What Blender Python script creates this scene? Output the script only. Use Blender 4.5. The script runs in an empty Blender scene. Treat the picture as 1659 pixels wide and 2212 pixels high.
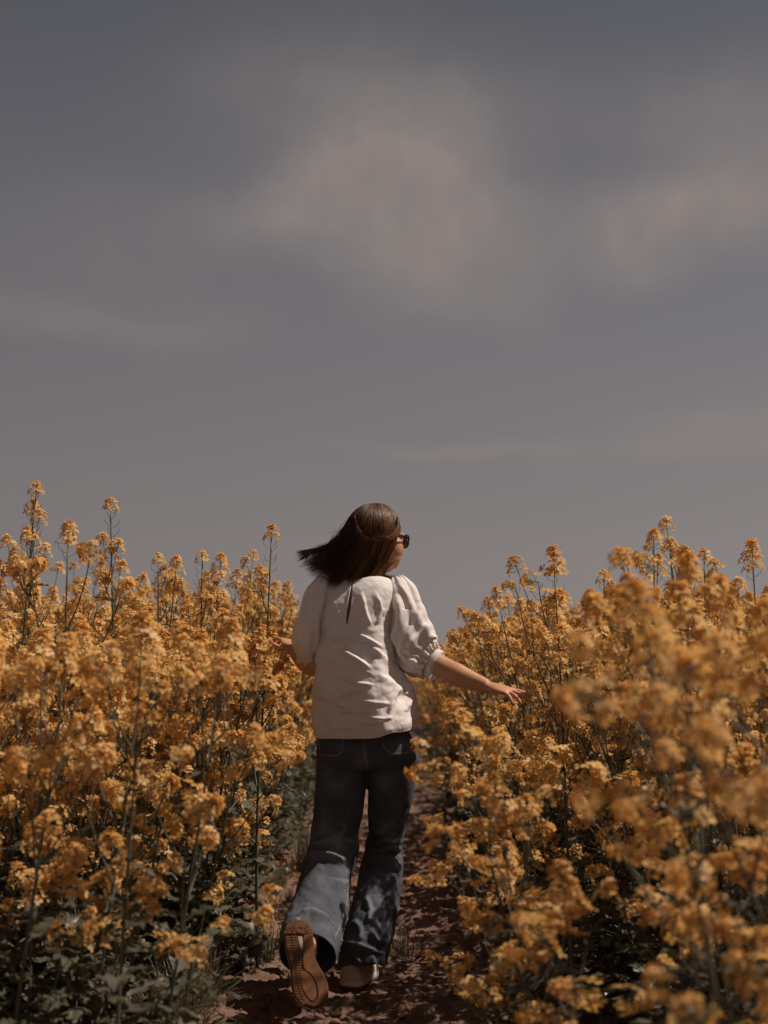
import bpy, bmesh, math, random
import numpy as np
from mathutils import Vector, Matrix, Euler, noise
from mathutils.bvhtree import BVHTree
R = math.radians
rnd = random.Random(7)
rng = np.random.default_rng(11)
scene = bpy.context.scene
COL = scene.collection

# ------------------------------------------------------------------ camera
TH = math.atan(384 / 3072)                 # pitched up a little
cam_d = bpy.data.cameras.new('camera')
cam = bpy.data.objects.new('camera', cam_d); COL.objects.link(cam)
cam.location = (0, 0, 1.0); cam.rotation_euler = (math.pi / 2 + TH, 0, 0)
cam_d.sensor_fit = 'VERTICAL'; cam_d.sensor_height = 36; cam_d.sensor_width = 27
cam_d.lens = 50; cam_d.clip_start = 0.05; cam_d.clip_end = 3000
cam_d.dof.use_dof = True; cam_d.dof.focus_distance = 5.0; cam_d.dof.aperture_fstop = 2.5
scene.camera = cam

def P(px, py, Y):
    """world point that stands at depth Y on the sight line through (px, py) of a 1659 x 2212 picture"""
    dx = (px - 829.5) / 3072; dy = (1106 - py) / 3072
    k = Y / (math.cos(TH) - math.sin(TH) * dy)
    return np.array([dx * k, Y, 1.0 + (math.sin(TH) + math.cos(TH) * dy) * k])
def PXM(Y): return Y / 3072 / 1.0         # metres per picture unit at depth Y

# ------------------------------------------------------------------ sun and sky
SUN = Vector((0.57, 0.08, 0.83)).normalized()
sun_d = bpy.data.lights.new('sun', 'SUN'); sun = bpy.data.objects.new('sun', sun_d); COL.objects.link(sun)
sun_d.energy = 4.6; sun_d.angle = R(0.53); sun_d.color = (1.0, 0.87, 0.76)
sun.rotation_euler = SUN.to_track_quat('Z', 'Y').to_euler()
world = bpy.data.worlds.new('World'); scene.world = world; world.use_nodes = True
nt = world.node_tree; N = nt.nodes; L = nt.links
for n in list(N): N.remove(n)
out = N.new('ShaderNodeOutputWorld'); bg = N.new('ShaderNodeBackground'); L.new(bg.outputs[0], out.inputs[0])
bg.inputs[1].default_value = 0.05
sky = N.new('ShaderNodeTexSky'); sky.sky_type = 'NISHITA'; sky.sun_disc = False
sky.sun_elevation = math.asin(SUN.z); sky.sun_rotation = math.atan2(SUN.x, SUN.y)
sky.air_density = 1.0; sky.dust_density = 1.5; sky.altitude = 0
def vm(op, a, b=None):
    n = N.new('ShaderNodeVectorMath'); n.operation = op
    for i, v in enumerate((a, b)):
        if v is None: continue
        if hasattr(v, 'is_linked'): L.new(v, n.inputs[i])
        else: n.inputs[i].default_value = v
    return n.outputs['Value'] if op in ('LENGTH', 'DOT_PRODUCT') else n.outputs[0]
def mm(op, a, b=None, c=None, clamp=False):
    n = N.new('ShaderNodeMath'); n.operation = op; n.use_clamp = clamp
    for i, v in enumerate((a, b, c)):
        if v is None: continue
        if hasattr(v, 'is_linked'): L.new(v, n.inputs[i])
        else: n.inputs[i].default_value = v
    return n.outputs[0]
tc = N.new('ShaderNodeTexCoord'); D_ = tc.outputs['Generated']
def mixc(f, a, b, bt='MIX'):
    n = N.new('ShaderNodeMix'); n.data_type = 'RGBA'; n.blend_type = bt
    for s, v in ((n.inputs[0], f), (n.inputs[6], a), (n.inputs[7], b)):
        if hasattr(v, 'is_linked'): L.new(v, s)
        else: s.default_value = v
    return n.outputs[2]
# muted sky: the physical sky, most of its blue taken out
hsv = N.new('ShaderNodeHueSaturation'); hsv.inputs['Saturation'].default_value = 0.28; L.new(sky.outputs[0], hsv.inputs['Color'])
sep = N.new('ShaderNodeSeparateXYZ'); L.new(D_, sep.inputs[0])
ramp = N.new('ShaderNodeValToRGB'); L.new(sep.outputs[2], ramp.inputs[0])
cr = ramp.color_ramp; cr.interpolation = 'B_SPLINE'
SKYR = [(0.0, (.250, .220, .205)), (0.09, (.222, .200, .190)), (0.17, (.190, .176, .174)), (0.27, (.150, .148, .160)), (0.38, (.111, .113, .129)), (0.47, (.080, .085, .095)), (0.62, (.060, .066, .074)), (1.0, (.05, .055, .066))]
while len(cr.elements) < len(SKYR): cr.elements.new(0.5)
for e, (p, c) in zip(cr.elements, SKYR): e.position = p; e.color = c + (1,)
rx = vm('SCALE', ramp.outputs[0]); rx.node.inputs['Scale'].default_value = 20.0
col = mixc(0.86, hsv.outputs[0], rx)
nz = N.new('ShaderNodeTexNoise'); nz.inputs['Scale'].default_value = 7; nz.inputs['Detail'].default_value = 7; nz.inputs['Roughness'].default_value = 0.5
mp = N.new('ShaderNodeMapping'); mp.inputs['Scale'].default_value = (1, 1, 1.6); L.new(D_, mp.inputs[0]); L.new(mp.outputs[0], nz.inputs['Vector'])
nz2 = N.new('ShaderNodeTexNoise'); nz2.inputs['Scale'].default_value = 3.2; nz2.inputs['Detail'].default_value = 5; L.new(mp.outputs[0], nz2.inputs['Vector'])
wob = vm('SCALE', vm('SUBTRACT', nz.outputs['Color'], (.5, .5, .5))); wob.node.inputs['Scale'].default_value = 0.075
DW = vm('ADD', D_, wob)
CLOUDS = [(860, 420, 150, 125, .95), (990, 440, 140, 130, .55), (900, 560, 150, 80, .42), (1120, 520, 90, 80, .08), (960, 220, 210, 85, .42), (660, 470, 150, 70, .42), (450, 490, 260, 80, .24), (960, 650, 150, 60, .22),
          (1380, 495, 120, 72, .80), (1520, 430, 120, 55, .5), (1660, 360, 130, 110, .8), (1450, 250, 160, 60, .28), (40, 665, 190, 36, .28), (300, 680, 220, 34, .20), (1620, 910, 170, 38, .58), (1560, 975, 240, 26, .42), (990, 978, 190, 18, .48), (1041, 1268, 30, 12, .42), (90, 560, 260, 70, .14), (600, 180, 180, 100, .22)]
nz3 = N.new('ShaderNodeTexNoise'); nz3.inputs['Scale'].default_value = 15; nz3.inputs['Detail'].default_value = 6; nz3.inputs['Roughness'].default_value = .6
mp3 = N.new('ShaderNodeMapping'); mp3.inputs['Scale'].default_value = (1.25, 1, .8); mp3.inputs['Rotation'].default_value = (0, .5, 0); L.new(D_, mp3.inputs[0]); L.new(mp3.outputs[0], nz3.inputs['Vector'])
tot = None
for (cx, cy, sx, sy, a) in CLOUDS:
    c = P(cx, cy, 1.0) - np.array([0, 0, 1.0]); c = c / np.linalg.norm(c)
    d = vm('SUBTRACT', DW if sx > 50 else D_, tuple(c))
    d = vm('MULTIPLY', d, (3072 / sx, 3072 / sx * .6, 3072 / sy))
    g = mm('MULTIPLY', mm('EXPONENT', mm('MULTIPLY', vm('DOT_PRODUCT', d, d), -0.7)), a)
    tot = g if tot is None else mm('ADD', tot, g)
dens = mm('MULTIPLY', tot, mm('MULTIPLY_ADD', nz2.outputs['Fac'], 1.5, 0.25), clamp=True)
dens = mm('MULTIPLY', dens, mm('MULTIPLY_ADD', nz3.outputs['Fac'], 1.2, 0.24), clamp=True)
col = mixc(1.0, col, (1.02, 1.0, 1.01, 1), 'MULTIPLY')
lr = N.new('ShaderNodeMapRange'); L.new(sep.outputs[0], lr.inputs[0]); lr.inputs[1].default_value = -.3; lr.inputs[2].default_value = .3; lr.inputs[3].default_value = .90; lr.inputs[4].default_value = 1.07
col = vm('SCALE', col); L.new(lr.outputs[0], col.node.inputs['Scale'])
col = mixc(dens, col, tuple(x * 20 for x in (.272, .228, .212)) + (1,))
L.new(col, bg.inputs[0])
scene.view_settings.view_transform = 'Standard'; scene.view_settings.look = 'None'
scene.view_settings.exposure = 0.0; scene.view_settings.gamma = 1
scene.cycles.use_denoising = True
scene.cycles.max_bounces = 6; scene.cycles.transparent_max_bounces = 4

# ------------------------------------------------------------------ helpers
def tag(o, label=None, cat=None, group=None, kind=None):
    if label: o['label'] = label
    if cat: o['category'] = cat
    if group: o['group'] = group
    if kind: o['kind'] = kind
    return o
class MB:
    """collects vertices, faces (with material slot and one tone per vertex) for ONE mesh object"""
    def __init__(s): s.v = []; s.f = []; s.m = []; s.t = []; s.n = 0
    def add(s, v, f, mat=0, tone=0.5):
        v = np.asarray(v, float); s.v.append(v); b = s.n; s.n += len(v)
        s.f += [tuple(i + b for i in q) for q in f]; s.m += [mat] * len(f)
        s.t.append(np.full(len(v), tone) if np.isscalar(tone) else np.asarray(tone))
    def merge(s, o, M=None, k=1.0):
        v = np.concatenate(o.v); 
        if M is not None:
            M = np.array(M); v = v @ M[:3, :3].T + M[:3, 3]
        b = s.n; s.v.append(v); s.n += len(v); s.t += o.t
        s.f += [tuple(i + b for i in q) for q in o.f]; s.m += o.m
    def tube(s, pts, rad, sides=5, mat=0, tone=0.5, caps=True):
        pts = np.asarray(pts, float); n = len(pts)
        rad = np.full(n, rad) if np.isscalar(rad) else np.asarray(rad, float)
        t = np.gradient(pts, axis=0); t /= np.linalg.norm(t, axis=1)[:, None] + 1e-12
        ref = np.array([0, 0, 1.0]) if abs(t[0][2]) < .8 else np.array([1.0, 0, 0])
        vs = []
        for i in range(n):
            u = np.cross(t[i], ref); u /= np.linalg.norm(u) + 1e-12; w = np.cross(u, t[i])
            ref = w if np.linalg.norm(w) > 0 else ref
            a = np.arange(sides) * 2 * math.pi / sides
            vs.append(pts[i] + rad[i] * (np.cos(a)[:, None] * u + np.sin(a)[:, None] * w))
        f = [(i * sides + j, i * sides + (j + 1) % sides, (i + 1) * sides + (j + 1) % sides, (i + 1) * sides + j) for i in range(n - 1) for j in range(sides)]
        if caps: f += [tuple(range(sides))[::-1], tuple((n - 1) * sides + j for j in range(sides))]
        s.add(np.concatenate(vs), f, mat, tone)
    def loft(s, rings, mat=0, tone=0.5, cap0=False, cap1=False):
        rings = [np.asarray(r) for r in rings]; k = len(rings[0]); n = len(rings)
        f = [(i * k + j, i * k + (j + 1) % k, (i + 1) * k + (j + 1) % k, (i + 1) * k + j) for i in range(n - 1) for j in range(k)]
        if cap0: f.append(tuple(range(k))[::-1])
        if cap1: f.append(tuple((n - 1) * k + j for j in range(k)))
        s.add(np.concatenate(rings), f, mat, tone)
    def ellipsoid(s, c, r, M=None, seg=16, mat=0, tone=.5):
        vs = [(0, 0, -1)]
        for i in range(1, seg // 2):
            e = -math.pi / 2 + math.pi * i / (seg // 2)
            for j in range(seg): a = 2 * math.pi * j / seg; vs.append((math.cos(e) * math.cos(a), math.cos(e) * math.sin(a), math.sin(e)))
        vs.append((0, 0, 1)); v = np.array(vs) * np.array(r)
        if M is not None: v = v @ np.array(M)[:3, :3].T
        v = v + np.array(c); f = []; rr = seg // 2 - 1
        for j in range(seg): f.append((0, 1 + (j + 1) % seg, 1 + j))
        for i in range(rr - 1):
            for j in range(seg): a = 1 + i * seg; f.append((a + j, a + (j + 1) % seg, a + seg + (j + 1) % seg, a + seg + j))
        a = 1 + (rr - 1) * seg; last = len(v) - 1
        for j in range(seg): f.append((a + j, a + (j + 1) % seg, last))
        s.add(v, f, mat, tone)
    def mesh(s, name, mats, smooth=True):
        me = bpy.data.meshes.new(name); v = np.concatenate(s.v).astype(np.float32)
        me.vertices.add(len(v)); me.vertices.foreach_set('co', v.ravel())
        ln = np.array([len(q) for q in s.f], np.int32); li = np.fromiter((i for q in s.f for i in q), np.int32, int(ln.sum()))
        me.loops.add(len(li)); me.loops.foreach_set('vertex_index', li)
        me.polygons.add(len(ln)); me.polygons.foreach_set('loop_start', np.concatenate([[0], np.cumsum(ln)[:-1]]).astype(np.int32))
        me.polygons.foreach_set('loop_total', ln)
        me.polygons.foreach_set('material_index', np.array(s.m, np.int32)); me.polygons.foreach_set('use_smooth', np.full(len(ln), smooth))
        at = me.attributes.new('tone', 'FLOAT', 'POINT'); at.data.foreach_set('value', np.concatenate(s.t).astype(np.float32))
        for m in mats: me.materials.append(m)
        me.update(calc_edges=True); me.validate()
        return me
    def build(s, name, mats, parent=None, smooth=True):
        return link(name, s.mesh(name, mats if isinstance(mats, (list, tuple)) else [mats], smooth), parent)
def link(name, me, parent=None):
    o = bpy.data.objects.new(name, me); COL.objects.link(o)
    if parent: o.parent = parent
    return o
def empty(name, loc=(0, 0, 0)):
    o = bpy.data.objects.new(name, None); o.location = loc; o.empty_display_size = .1; COL.objects.link(o); return o
def realised(o, *mods):
    """apply modifiers to an object's mesh"""
    for t, kw in mods:
        m = o.modifiers.new(t.lower(), t)
        for k, v in kw.items(): setattr(m, k, v)
    dg = bpy.context.evaluated_depsgraph_get(); dg.update()
    me = bpy.data.meshes.new_from_object(o.evaluated_get(dg)); old = o.data
    o.modifiers.clear(); o.data = me; me.name = old.name; bpy.data.meshes.remove(old)
    return o
def coords(me):
    a = np.empty(len(me.vertices) * 3, np.float32); me.vertices.foreach_get('co', a); return a.reshape(-1, 3).astype(float)
def setco(me, a): me.vertices.foreach_set('co', a.astype(np.float32).ravel()); me.update()
def catmull(p, n):
    p = np.asarray(p, float); q = np.vstack([2 * p[0] - p[1], p, 2 * p[-1] - p[-2]]); o = []
    for t in np.linspace(0, len(p) - 1 - 1e-9, n):
        i = int(t); f = t - i; a, b, c, d = q[i:i + 4]
        o.append(.5 * (2 * b + (c - a) * f + (2 * a - 5 * b + 4 * c - d) * f * f + (3 * b - a - 3 * c + d) * f ** 3))
    return np.array(o)
def lerp_table(tab, n):
    return catmull(np.array(tab, float), n)

# value noise on numpy arrays
def vnoise(p, seed=0):
    p = np.asarray(p, float); i = np.floor(p).astype(np.int64); f = p - i; f = f * f * (3 - 2 * f); r = 0
    for dx in (0, 1):
        for dy in (0, 1):
            for dz in (0, 1):
                h = (i[:, 0] + dx) * 374761393 + (i[:, 1] + dy) * 668265263 + (i[:, 2] + dz) * 2147483647 + seed * 1274126177
                h = (h ^ (h >> 13)) * 1274126177; h = h ^ (h >> 16); w = (h & 0xffff) / 65535.0
                r = r + w * (f[:, 0] if dx else 1 - f[:, 0]) * (f[:, 1] if dy else 1 - f[:, 1]) * (f[:, 2] if dz else 1 - f[:, 2])
    return r * 2 - 1
def fbm(p, o=4, seed=0):
    r = 0; a = 1
    for k in range(o): r = r + a * vnoise(p * 2 ** k, seed + k); a *= .5
    return r

# ------------------------------------------------------------------ materials
def mat(name, build):
    m = bpy.data.materials.new(name); m.use_nodes = True; t = m.node_tree
    for n in list(t.nodes): t.nodes.remove(n)
    o = t.nodes.new('ShaderNodeOutputMaterial')
    class T: pass
    T.new = lambda k: t.nodes.new('ShaderNode' + k); T.ln = lambda a, b: t.links.new(a, b)
    s = build(T); t.links.new(s, o.inputs[0]); return m
def noise_n(T, scale, detail=4, rough=.55, coord='Object', sc=None):
    tc = T.new('TexCoord'); n = T.new('TexNoise'); n.inputs['Scale'].default_value = scale; n.inputs['Detail'].default_value = detail; n.inputs['Roughness'].default_value = rough
    if sc:
        m = T.new('Mapping'); m.inputs['Scale'].default_value = sc; T.ln(tc.outputs[coord], m.inputs[0]); T.ln(m.outputs[0], n.inputs['Vector'])
    else: T.ln(tc.outputs[coord], n.inputs['Vector'])
    return n.outputs['Fac']
def ramp_n(T, fac, stops):
    r = T.new('ValToRGB'); T.ln(fac, r.inputs[0])
    while len(r.color_ramp.elements) < len(stops): r.color_ramp.elements.new(.5)
    for e, (p, c) in zip(r.color_ramp.elements, stops): e.position = p; e.color = tuple(c) + (1,)
    return r.outputs[0]
def attr(T, name='tone'):
    a = T.new('Attribute'); a.attribute_name = name; return a.outputs['Fac']
def pbsdf(T, color, rough=.7, spec=.3, bump=None, bs=.3, bd=.01, **kw):
    b = T.new('BsdfPrincipled'); b.inputs['Roughness'].default_value = rough; b.inputs['Specular IOR Level'].default_value = spec
    if hasattr(color, 'is_linked'): T.ln(color, b.inputs['Base Color'])
    else: b.inputs['Base Color'].default_value = tuple(color) + (1,)
    if bump is not None:
        n = T.new('Bump'); n.inputs['Strength'].default_value = bs; n.inputs['Distance'].default_value = bd; T.ln(bump, n.inputs['Height']); T.ln(n.outputs[0], b.inputs['Normal'])
    for k, v in kw.items(): b.inputs[k.replace('_', ' ')].default_value = v
    return b.outputs[0]
def mul(T, a, b, f=1.0):
    m = T.new('Mix'); m.data_type = 'RGBA'; m.blend_type = 'MULTIPLY'; m.inputs[0].default_value = f
    for s, v in ((m.inputs[6], a), (m.inputs[7], b)):
        if hasattr(v, 'is_linked'): T.ln(v, s)
        else: s.default_value = tuple(v) + (1,)
    return m.outputs[2]
def leafy(T, c, tr, fac, rough=.55, spec=.3):
    b = pbsdf(T, c, rough, spec); t = T.new('BsdfTranslucent'); T.ln(mul(T, c, tr), t.inputs[0])
    m = T.new('MixShader'); m.inputs[0].default_value = fac; T.ln(b, m.inputs[1]); T.ln(t.outputs[0], m.inputs[2]); return m.outputs[0]
def randtone(T):
    o = T.new('ObjectInfo'); return o.outputs['Random']
def petal(T):
    c = ramp_n(T, attr(T), [(0, (.57, .325, .095)), (.35, (.78, .50, .18)), (.7, (.88, .62, .27)), (1, (.93, .73, .43))])
    c = mul(T, c, ramp_n(T, randtone(T), [(0, (.92, .84, .75)), (.5, (1, .97, .95)), (1, (1.04, 1.05, 1.1))]))
    return leafy(T, c, (1.0, .88, .66), .44, .6, .15)
M_PETAL = mat('petal', petal)
def bud(T): return leafy(T, ramp_n(T, attr(T), [(0, (.22, .16, .04)), (1, (.5, .27, .06))]), (1, .9, .5), .2)
M_BUD = mat('bud', bud)
def stemm(T):
    c = ramp_n(T, noise_n(T, 14), [(.3, (.062, .066, .040)), (.7, (.125, .122, .085))]); return pbsdf(T, c, .5, .35)
M_STEM = mat('stem_green', stemm)
def leafm(T):
    tone = attr(T)
    c = ramp_n(T, tone, [(0, (.050, .050, .032)), (.5, (.082, .078, .050)), (.85, (.135, .125, .090)), (.93, (.24, .13, .05)), (1, (.30, .13, .04))])
    c = mul(T, c, ramp_n(T, noise_n(T, 30), [(.3, (.75, .75, .75)), (.7, (1.15, 1.15, 1.15))]))
    return leafy(T, c, (1.0, .95, .5), .22, .42, .4)
M_LEAF = mat('leaf', leafm)
def soil(T):
    n1 = noise_n(T, 5, 8, .65); n2 = noise_n(T, 60, 6, .7)
    c = ramp_n(T, n1, [(.25, (.115, .064, .046)), (.5, (.195, .122, .092)), (.75, (.285, .188, .148))])
    c = mul(T, c, ramp_n(T, n2, [(.3, (.65, .65, .65)), (.65, (1.2, 1.15, 1.1))]))
    return pbsdf(T, c, .95, .1, noise_n(T, 120, 8, .7), .7, .012)
M_SOIL = mat('soil', soil)
def skin(T):
    c = ramp_n(T, noise_n(T, 18, 5), [(.3, (.45, .215, .115)), (.7, (.56, .29, .165))])
    return pbsdf(T, c, .5, .35, noise_n(T, 350, 3), .12, .002, Subsurface_Weight=.12, Subsurface_Scale=.01)
M_SKIN = mat('skin', skin)
def linen(T):
    w1 = noise_n(T, 60, 3, .6, sc=(18, 18, 1)); w2 = noise_n(T, 60, 3, .6, sc=(1.2, 1.2, 20))
    mx = T.new('Math'); mx.operation = 'ADD'; T.ln(w1, mx.inputs[0]); T.ln(w2, mx.inputs[1])
    c = ramp_n(T, w1, [(.3, (.76, .70, .67)), (.7, (.87, .81, .78))])
    b = pbsdf(T, c, .85, .15, mx.outputs[0], .25, .0015)
    t = T.new('BsdfTranslucent'); t.inputs[0].default_value = (.78, .62, .54, 1)
    m = T.new('MixShader'); m.inputs[0].default_value = .17; T.ln(b, m.inputs[1]); T.ln(t.outputs[0], m.inputs[2]); return m.outputs[0]
M_LINEN = mat('white_linen', linen)
def denim(T):
    w1 = noise_n(T, 90, 3, .7, sc=(14, 14, 1)); w2 = noise_n(T, 300, 2, .5)
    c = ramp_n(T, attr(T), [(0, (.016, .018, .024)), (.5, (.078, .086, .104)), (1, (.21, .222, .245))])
    c = mul(T, c, ramp_n(T, w1, [(.3, (.62, .62, .62)), (.7, (1.4, 1.4, 1.4))]))
    c = mul(T, c, ramp_n(T, noise_n(T, 9, 4), [(.35, (.8, .8, .8)), (.65, (1.15, 1.15, 1.15))]))
    return pbsdf(T, c, .9, .12, w2, .25, .0015)
M_DENIM = mat('blue_denim', denim)
M_THREAD = mat('stitch_thread', lambda T: pbsdf(T, ramp_n(T, noise_n(T, 400, 2), [(.4, (.16, .16, .17)), (.6, (.48, .45, .43))]), .8, .2))
def hairm(T):
    c = ramp_n(T, attr(T), [(0, (.011, .006, .004)), (.35, (.028, .014, .009)), (.65, (.12, .052, .022)), (1, (.38, .175, .062))])
    return pbsdf(T, c, .42, .32)
M_HAIR = mat('brown_hair', hairm)
def gum(T):
    c = ramp_n(T, noise_n(T, 26, 8, .65), [(.32, (.095, .055, .038)), (.45, (.17, .075, .032)), (.7, (.29, .125, .045))]); return pbsdf(T, c, .55, .3, noise_n(T, 200, 3), .2, .001)
M_GUM = mat('gum_rubber', gum)
M_GUMD = mat('gum_rubber_dark', lambda T: pbsdf(T, ramp_n(T, noise_n(T, 30, 5), [(.3, (.09, .042, .022)), (.7, (.16, .078, .040))]), .6, .25))  # darker gum for the sole slab under the raised tread
def knit(T):
    w = T.new('TexWave'); w.inputs['Scale'].default_value = 60; w.inputs['Distortion'].default_value = 1.2; tcn = T.new('TexCoord'); T.ln(tcn.outputs['Object'], w.inputs['Vector'])
    return pbsdf(T, ramp_n(T, w.outputs['Fac'], [(.2, (.34, .26, .22)), (.8, (.62, .52, .46))]), .85, .15, w.outputs['Fac'], .3, .002)
M_SHOE = mat('shoe_knit', knit)
M_WHITE = mat('shoe_panel', lambda T: pbsdf(T, ramp_n(T, noise_n(T, 40, 3), [(.3, (.45, .38, .34)), (.7, (.60, .52, .47))]), .6, .3))
M_BLACK = mat('black_acetate', lambda T: pbsdf(T, ramp_n(T, noise_n(T, 60, 2), [(.3, (.006, .005, .005)), (.7, (.012, .010, .009))]), .18, .5))
def lensm(T):
    return pbsdf(T, ramp_n(T, noise_n(T, 5, 1), [(0, (.035, .022, .014)), (1, (.05, .03, .02))]), .08, .6, Alpha=.82)
M_LENS = mat('smoked_lens', lensm)
M_EYE = mat('eye_white', lambda T: pbsdf(T, ramp_n(T, noise_n(T, 90, 2), [(.3, (.6, .56, .53)), (.7, (.75, .7, .68))]), .2, .5))
M_LIP = mat('lip', lambda T: pbsdf(T, ramp_n(T, noise_n(T, 90, 2), [(.3, (.26, .11, .08)), (.7, (.32, .14, .10))]), .4, .4))
M_BTN = mat('pearl_button', lambda T: pbsdf(T, ramp_n(T, noise_n(T, 90, 2), [(.3, (.55, .47, .44)), (.7, (.68, .6, .57))]), .3, .5))
def grassm(T): return leafy(T, ramp_n(T, attr(T), [(0, (.07, .075, .04)), (.6, (.15, .135, .085)), (1, (.27, .20, .14))]), (1, .95, .6), .25)
M_GRASS = mat('grass_blade', grassm)

# ------------------------------------------------------------------ ground
def path_h(x, y):
    p = np.stack([x, y, np.zeros_like(x)], 1)
    h = .022 * fbm(p * 2.2, 2, 3) + .014 * fbm(p * 9, 3, 5) + .010 * np.abs(fbm(p * 26, 3, 9)) + .006 * fbm(p * 70, 2, 12)
    return h
def gridsheet(name, xs, ys, hf, m, kind_label):
    X, Y = np.meshgrid(xs, ys); v = np.stack([X.ravel(), Y.ravel(), hf(X.ravel(), Y.ravel())], 1); nx = len(xs); ny = len(ys)
    mb = MB(); mb.add(v, [(j * nx + i, j * nx + i + 1, (j + 1) * nx + i + 1, (j + 1) * nx + i) for j in range(ny - 1) for i in range(nx - 1)])
    o = mb.build(name, m); tag(o, kind='structure'); return o
gx = np.concatenate([np.linspace(-900, -12, 14), np.linspace(-10, 10, 41), np.linspace(12, 900, 14)])
gy = np.concatenate([np.linspace(-60, -4, 6), np.linspace(-2, 40, 64), np.linspace(50, 1500, 18)])
gridsheet('ground', gx, gy, lambda x, y: -.075 + .012 * fbm(np.stack([x * .8, y * .8, x * 0], 1), 2, 2), M_SOIL, '')
def hpath(x, y):
    h = path_h(x, y); ax = np.abs(x + .02 * np.sin(y * 1.3)); edge = np.clip((ax - .95) / .35, 0, 1)
    rut = -.018 * np.exp(-((ax - .0) / .28) ** 2)
    return h * (1 - edge) + rut - .11 * edge
gridsheet('dirt_path', np.linspace(-1.35, 1.35, 271), np.concatenate([np.arange(2.6, 9, .011), np.arange(9, 16, .03), np.arange(16, 34, .12)]), hpath, M_SOIL, '')
GROUND_BVH = None

exec_person = True
# ------------------------------------------------------------------ the person
def ring(c, hw, hd, yaw=0.0, n=2.5, k=64, axis=None, lat=None):
    """closed ring starting at the right (+x), going round by the far side"""
    t = np.arange(k) * 2 * math.pi / k; ct, st = np.cos(t), np.sin(t)
    a = hw * np.sign(ct) * np.abs(ct) ** (2 / n); b = hd * np.sign(st) * np.abs(st) ** (2 / n)
    if axis is None: u = np.array([math.cos(yaw), math.sin(yaw), 0]); w = np.array([-math.sin(yaw), math.cos(yaw), 0])
    else:
        ax = np.array(axis, float); ax /= np.linalg.norm(ax); u = np.array(lat if lat is not None else [1.0, 0, 0]); u = u - ax * u.dot(ax); u /= np.linalg.norm(u); w = np.cross(u, ax)
        if w[1] < 0: w = -w
    return np.array(c) + a[:, None] * u + b[:, None] * w
def unit(v): v = np.asarray(v, float); return v / np.linalg.norm(v)
SC = 5.0 / 3072
person = empty('person', (-.05, 5.0, 0))
tag(person, 'dark-haired woman in white blouse and flared jeans running away along the dirt path', 'person')
def adopt(o, p=person):
    o.parent = p
    if p is person: o.matrix_parent_inverse = Matrix.Translation(-Vector(person.location))
    return o
bpy.context.view_layer.update()
# ---- head frame
HC = P(816, 1163, 5.13); YAW = R(-47)
HM = Matrix.Translation(HC) @ Euler((R(-4), R(3), YAW)).to_matrix().to_4x4()
HMn = np.array(HM)
def H(p): p = np.atleast_2d(p); return p @ HMn[:3, :3].T + HMn[:3, 3]
b = MB(); HR = HM.to_3x3()
def he(c, r): b.ellipsoid(H(c)[0], r, HR, 20)
he((0, -.012, .028), (.073, .090, .083)); he((0, .030, -.045), (.058, .056, .078)); he((0, .056, -.095), (.028, .024, .022)); [he((q * .026, .054, -.066), (.030, .030, .036)) for q in (-1, 1)]
for s in (-1, 1):
    he((s * .042, .044, -.032), (.031, .040, .046)); he((s * .040, .044, -.060), (.027, .036, .036)); he((s * .036, .040, -.075), (.026, .038, .034)); he((s * .072, -.004, -.015), (.009, .017, .030)); he((s * .030, .078, .022), (.026, .014, .009))
    he((s * .008, .096, -.034), (.009, .010, .008))
b.tube(H([(0, .080, .018), (0, .093, -.005), (0, .103, -.026), (0, .098, -.036)]), [.008, .010, .012, .007], 10)
he((0, .078, -.060), (.022, .012, .006)); he((0, .076, -.070), (.019, .012, .007))
neck0 = H((0, -.012, -.07))[0]; neck1 = P(770, 1262, 5.11)
b.tube([neck0, (neck0 + neck1) / 2, neck1, neck1 - [0, 0, .05]], [.056, .052, .060, .09], 20)
# torso under the blouse
TY = R(-29)
for tab in [[(1262, 770, 60, 5.10, .06), (1285, 772, 78, 5.09, .085), (1340, 768, 76, 5.07, .095), (1420, 766, 70, 5.05, .09), (1500, 775, 66, 5.03, .085), (1570, 785, 74, 5.03, .08), (1640, 793, 80, 5.03, .085)]]:
    b.loft([ring(P(cx, py, Y), hw * SC, hd, TY, 2.3, 40) for py, cx, hw, Y, hd in lerp_table(tab, 24)], cap0=True, cap1=True)
ARM_R = [P(868, 1288, 5.08), P(905, 1370, 5.05), P(938, 1430, 5.01), P(990, 1458, 4.97), P(1030, 1474, 4.945), P(1052, 1483, 4.93)]
ARM_L = [P(694, 1288, 5.09), P(684, 1370, 5.06), P(682, 1434, 5.06), P(664, 1430, 5.12), P(648, 1419, 5.17), P(640, 1410, 5.20)]
RAD = [.052, .045, .041, .039, .029, .025]
for A in (ARM_R, ARM_L): b.tube(catmull(A, 26), np.interp(np.linspace(0, 5, 26), range(6), RAD), 18)
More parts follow.
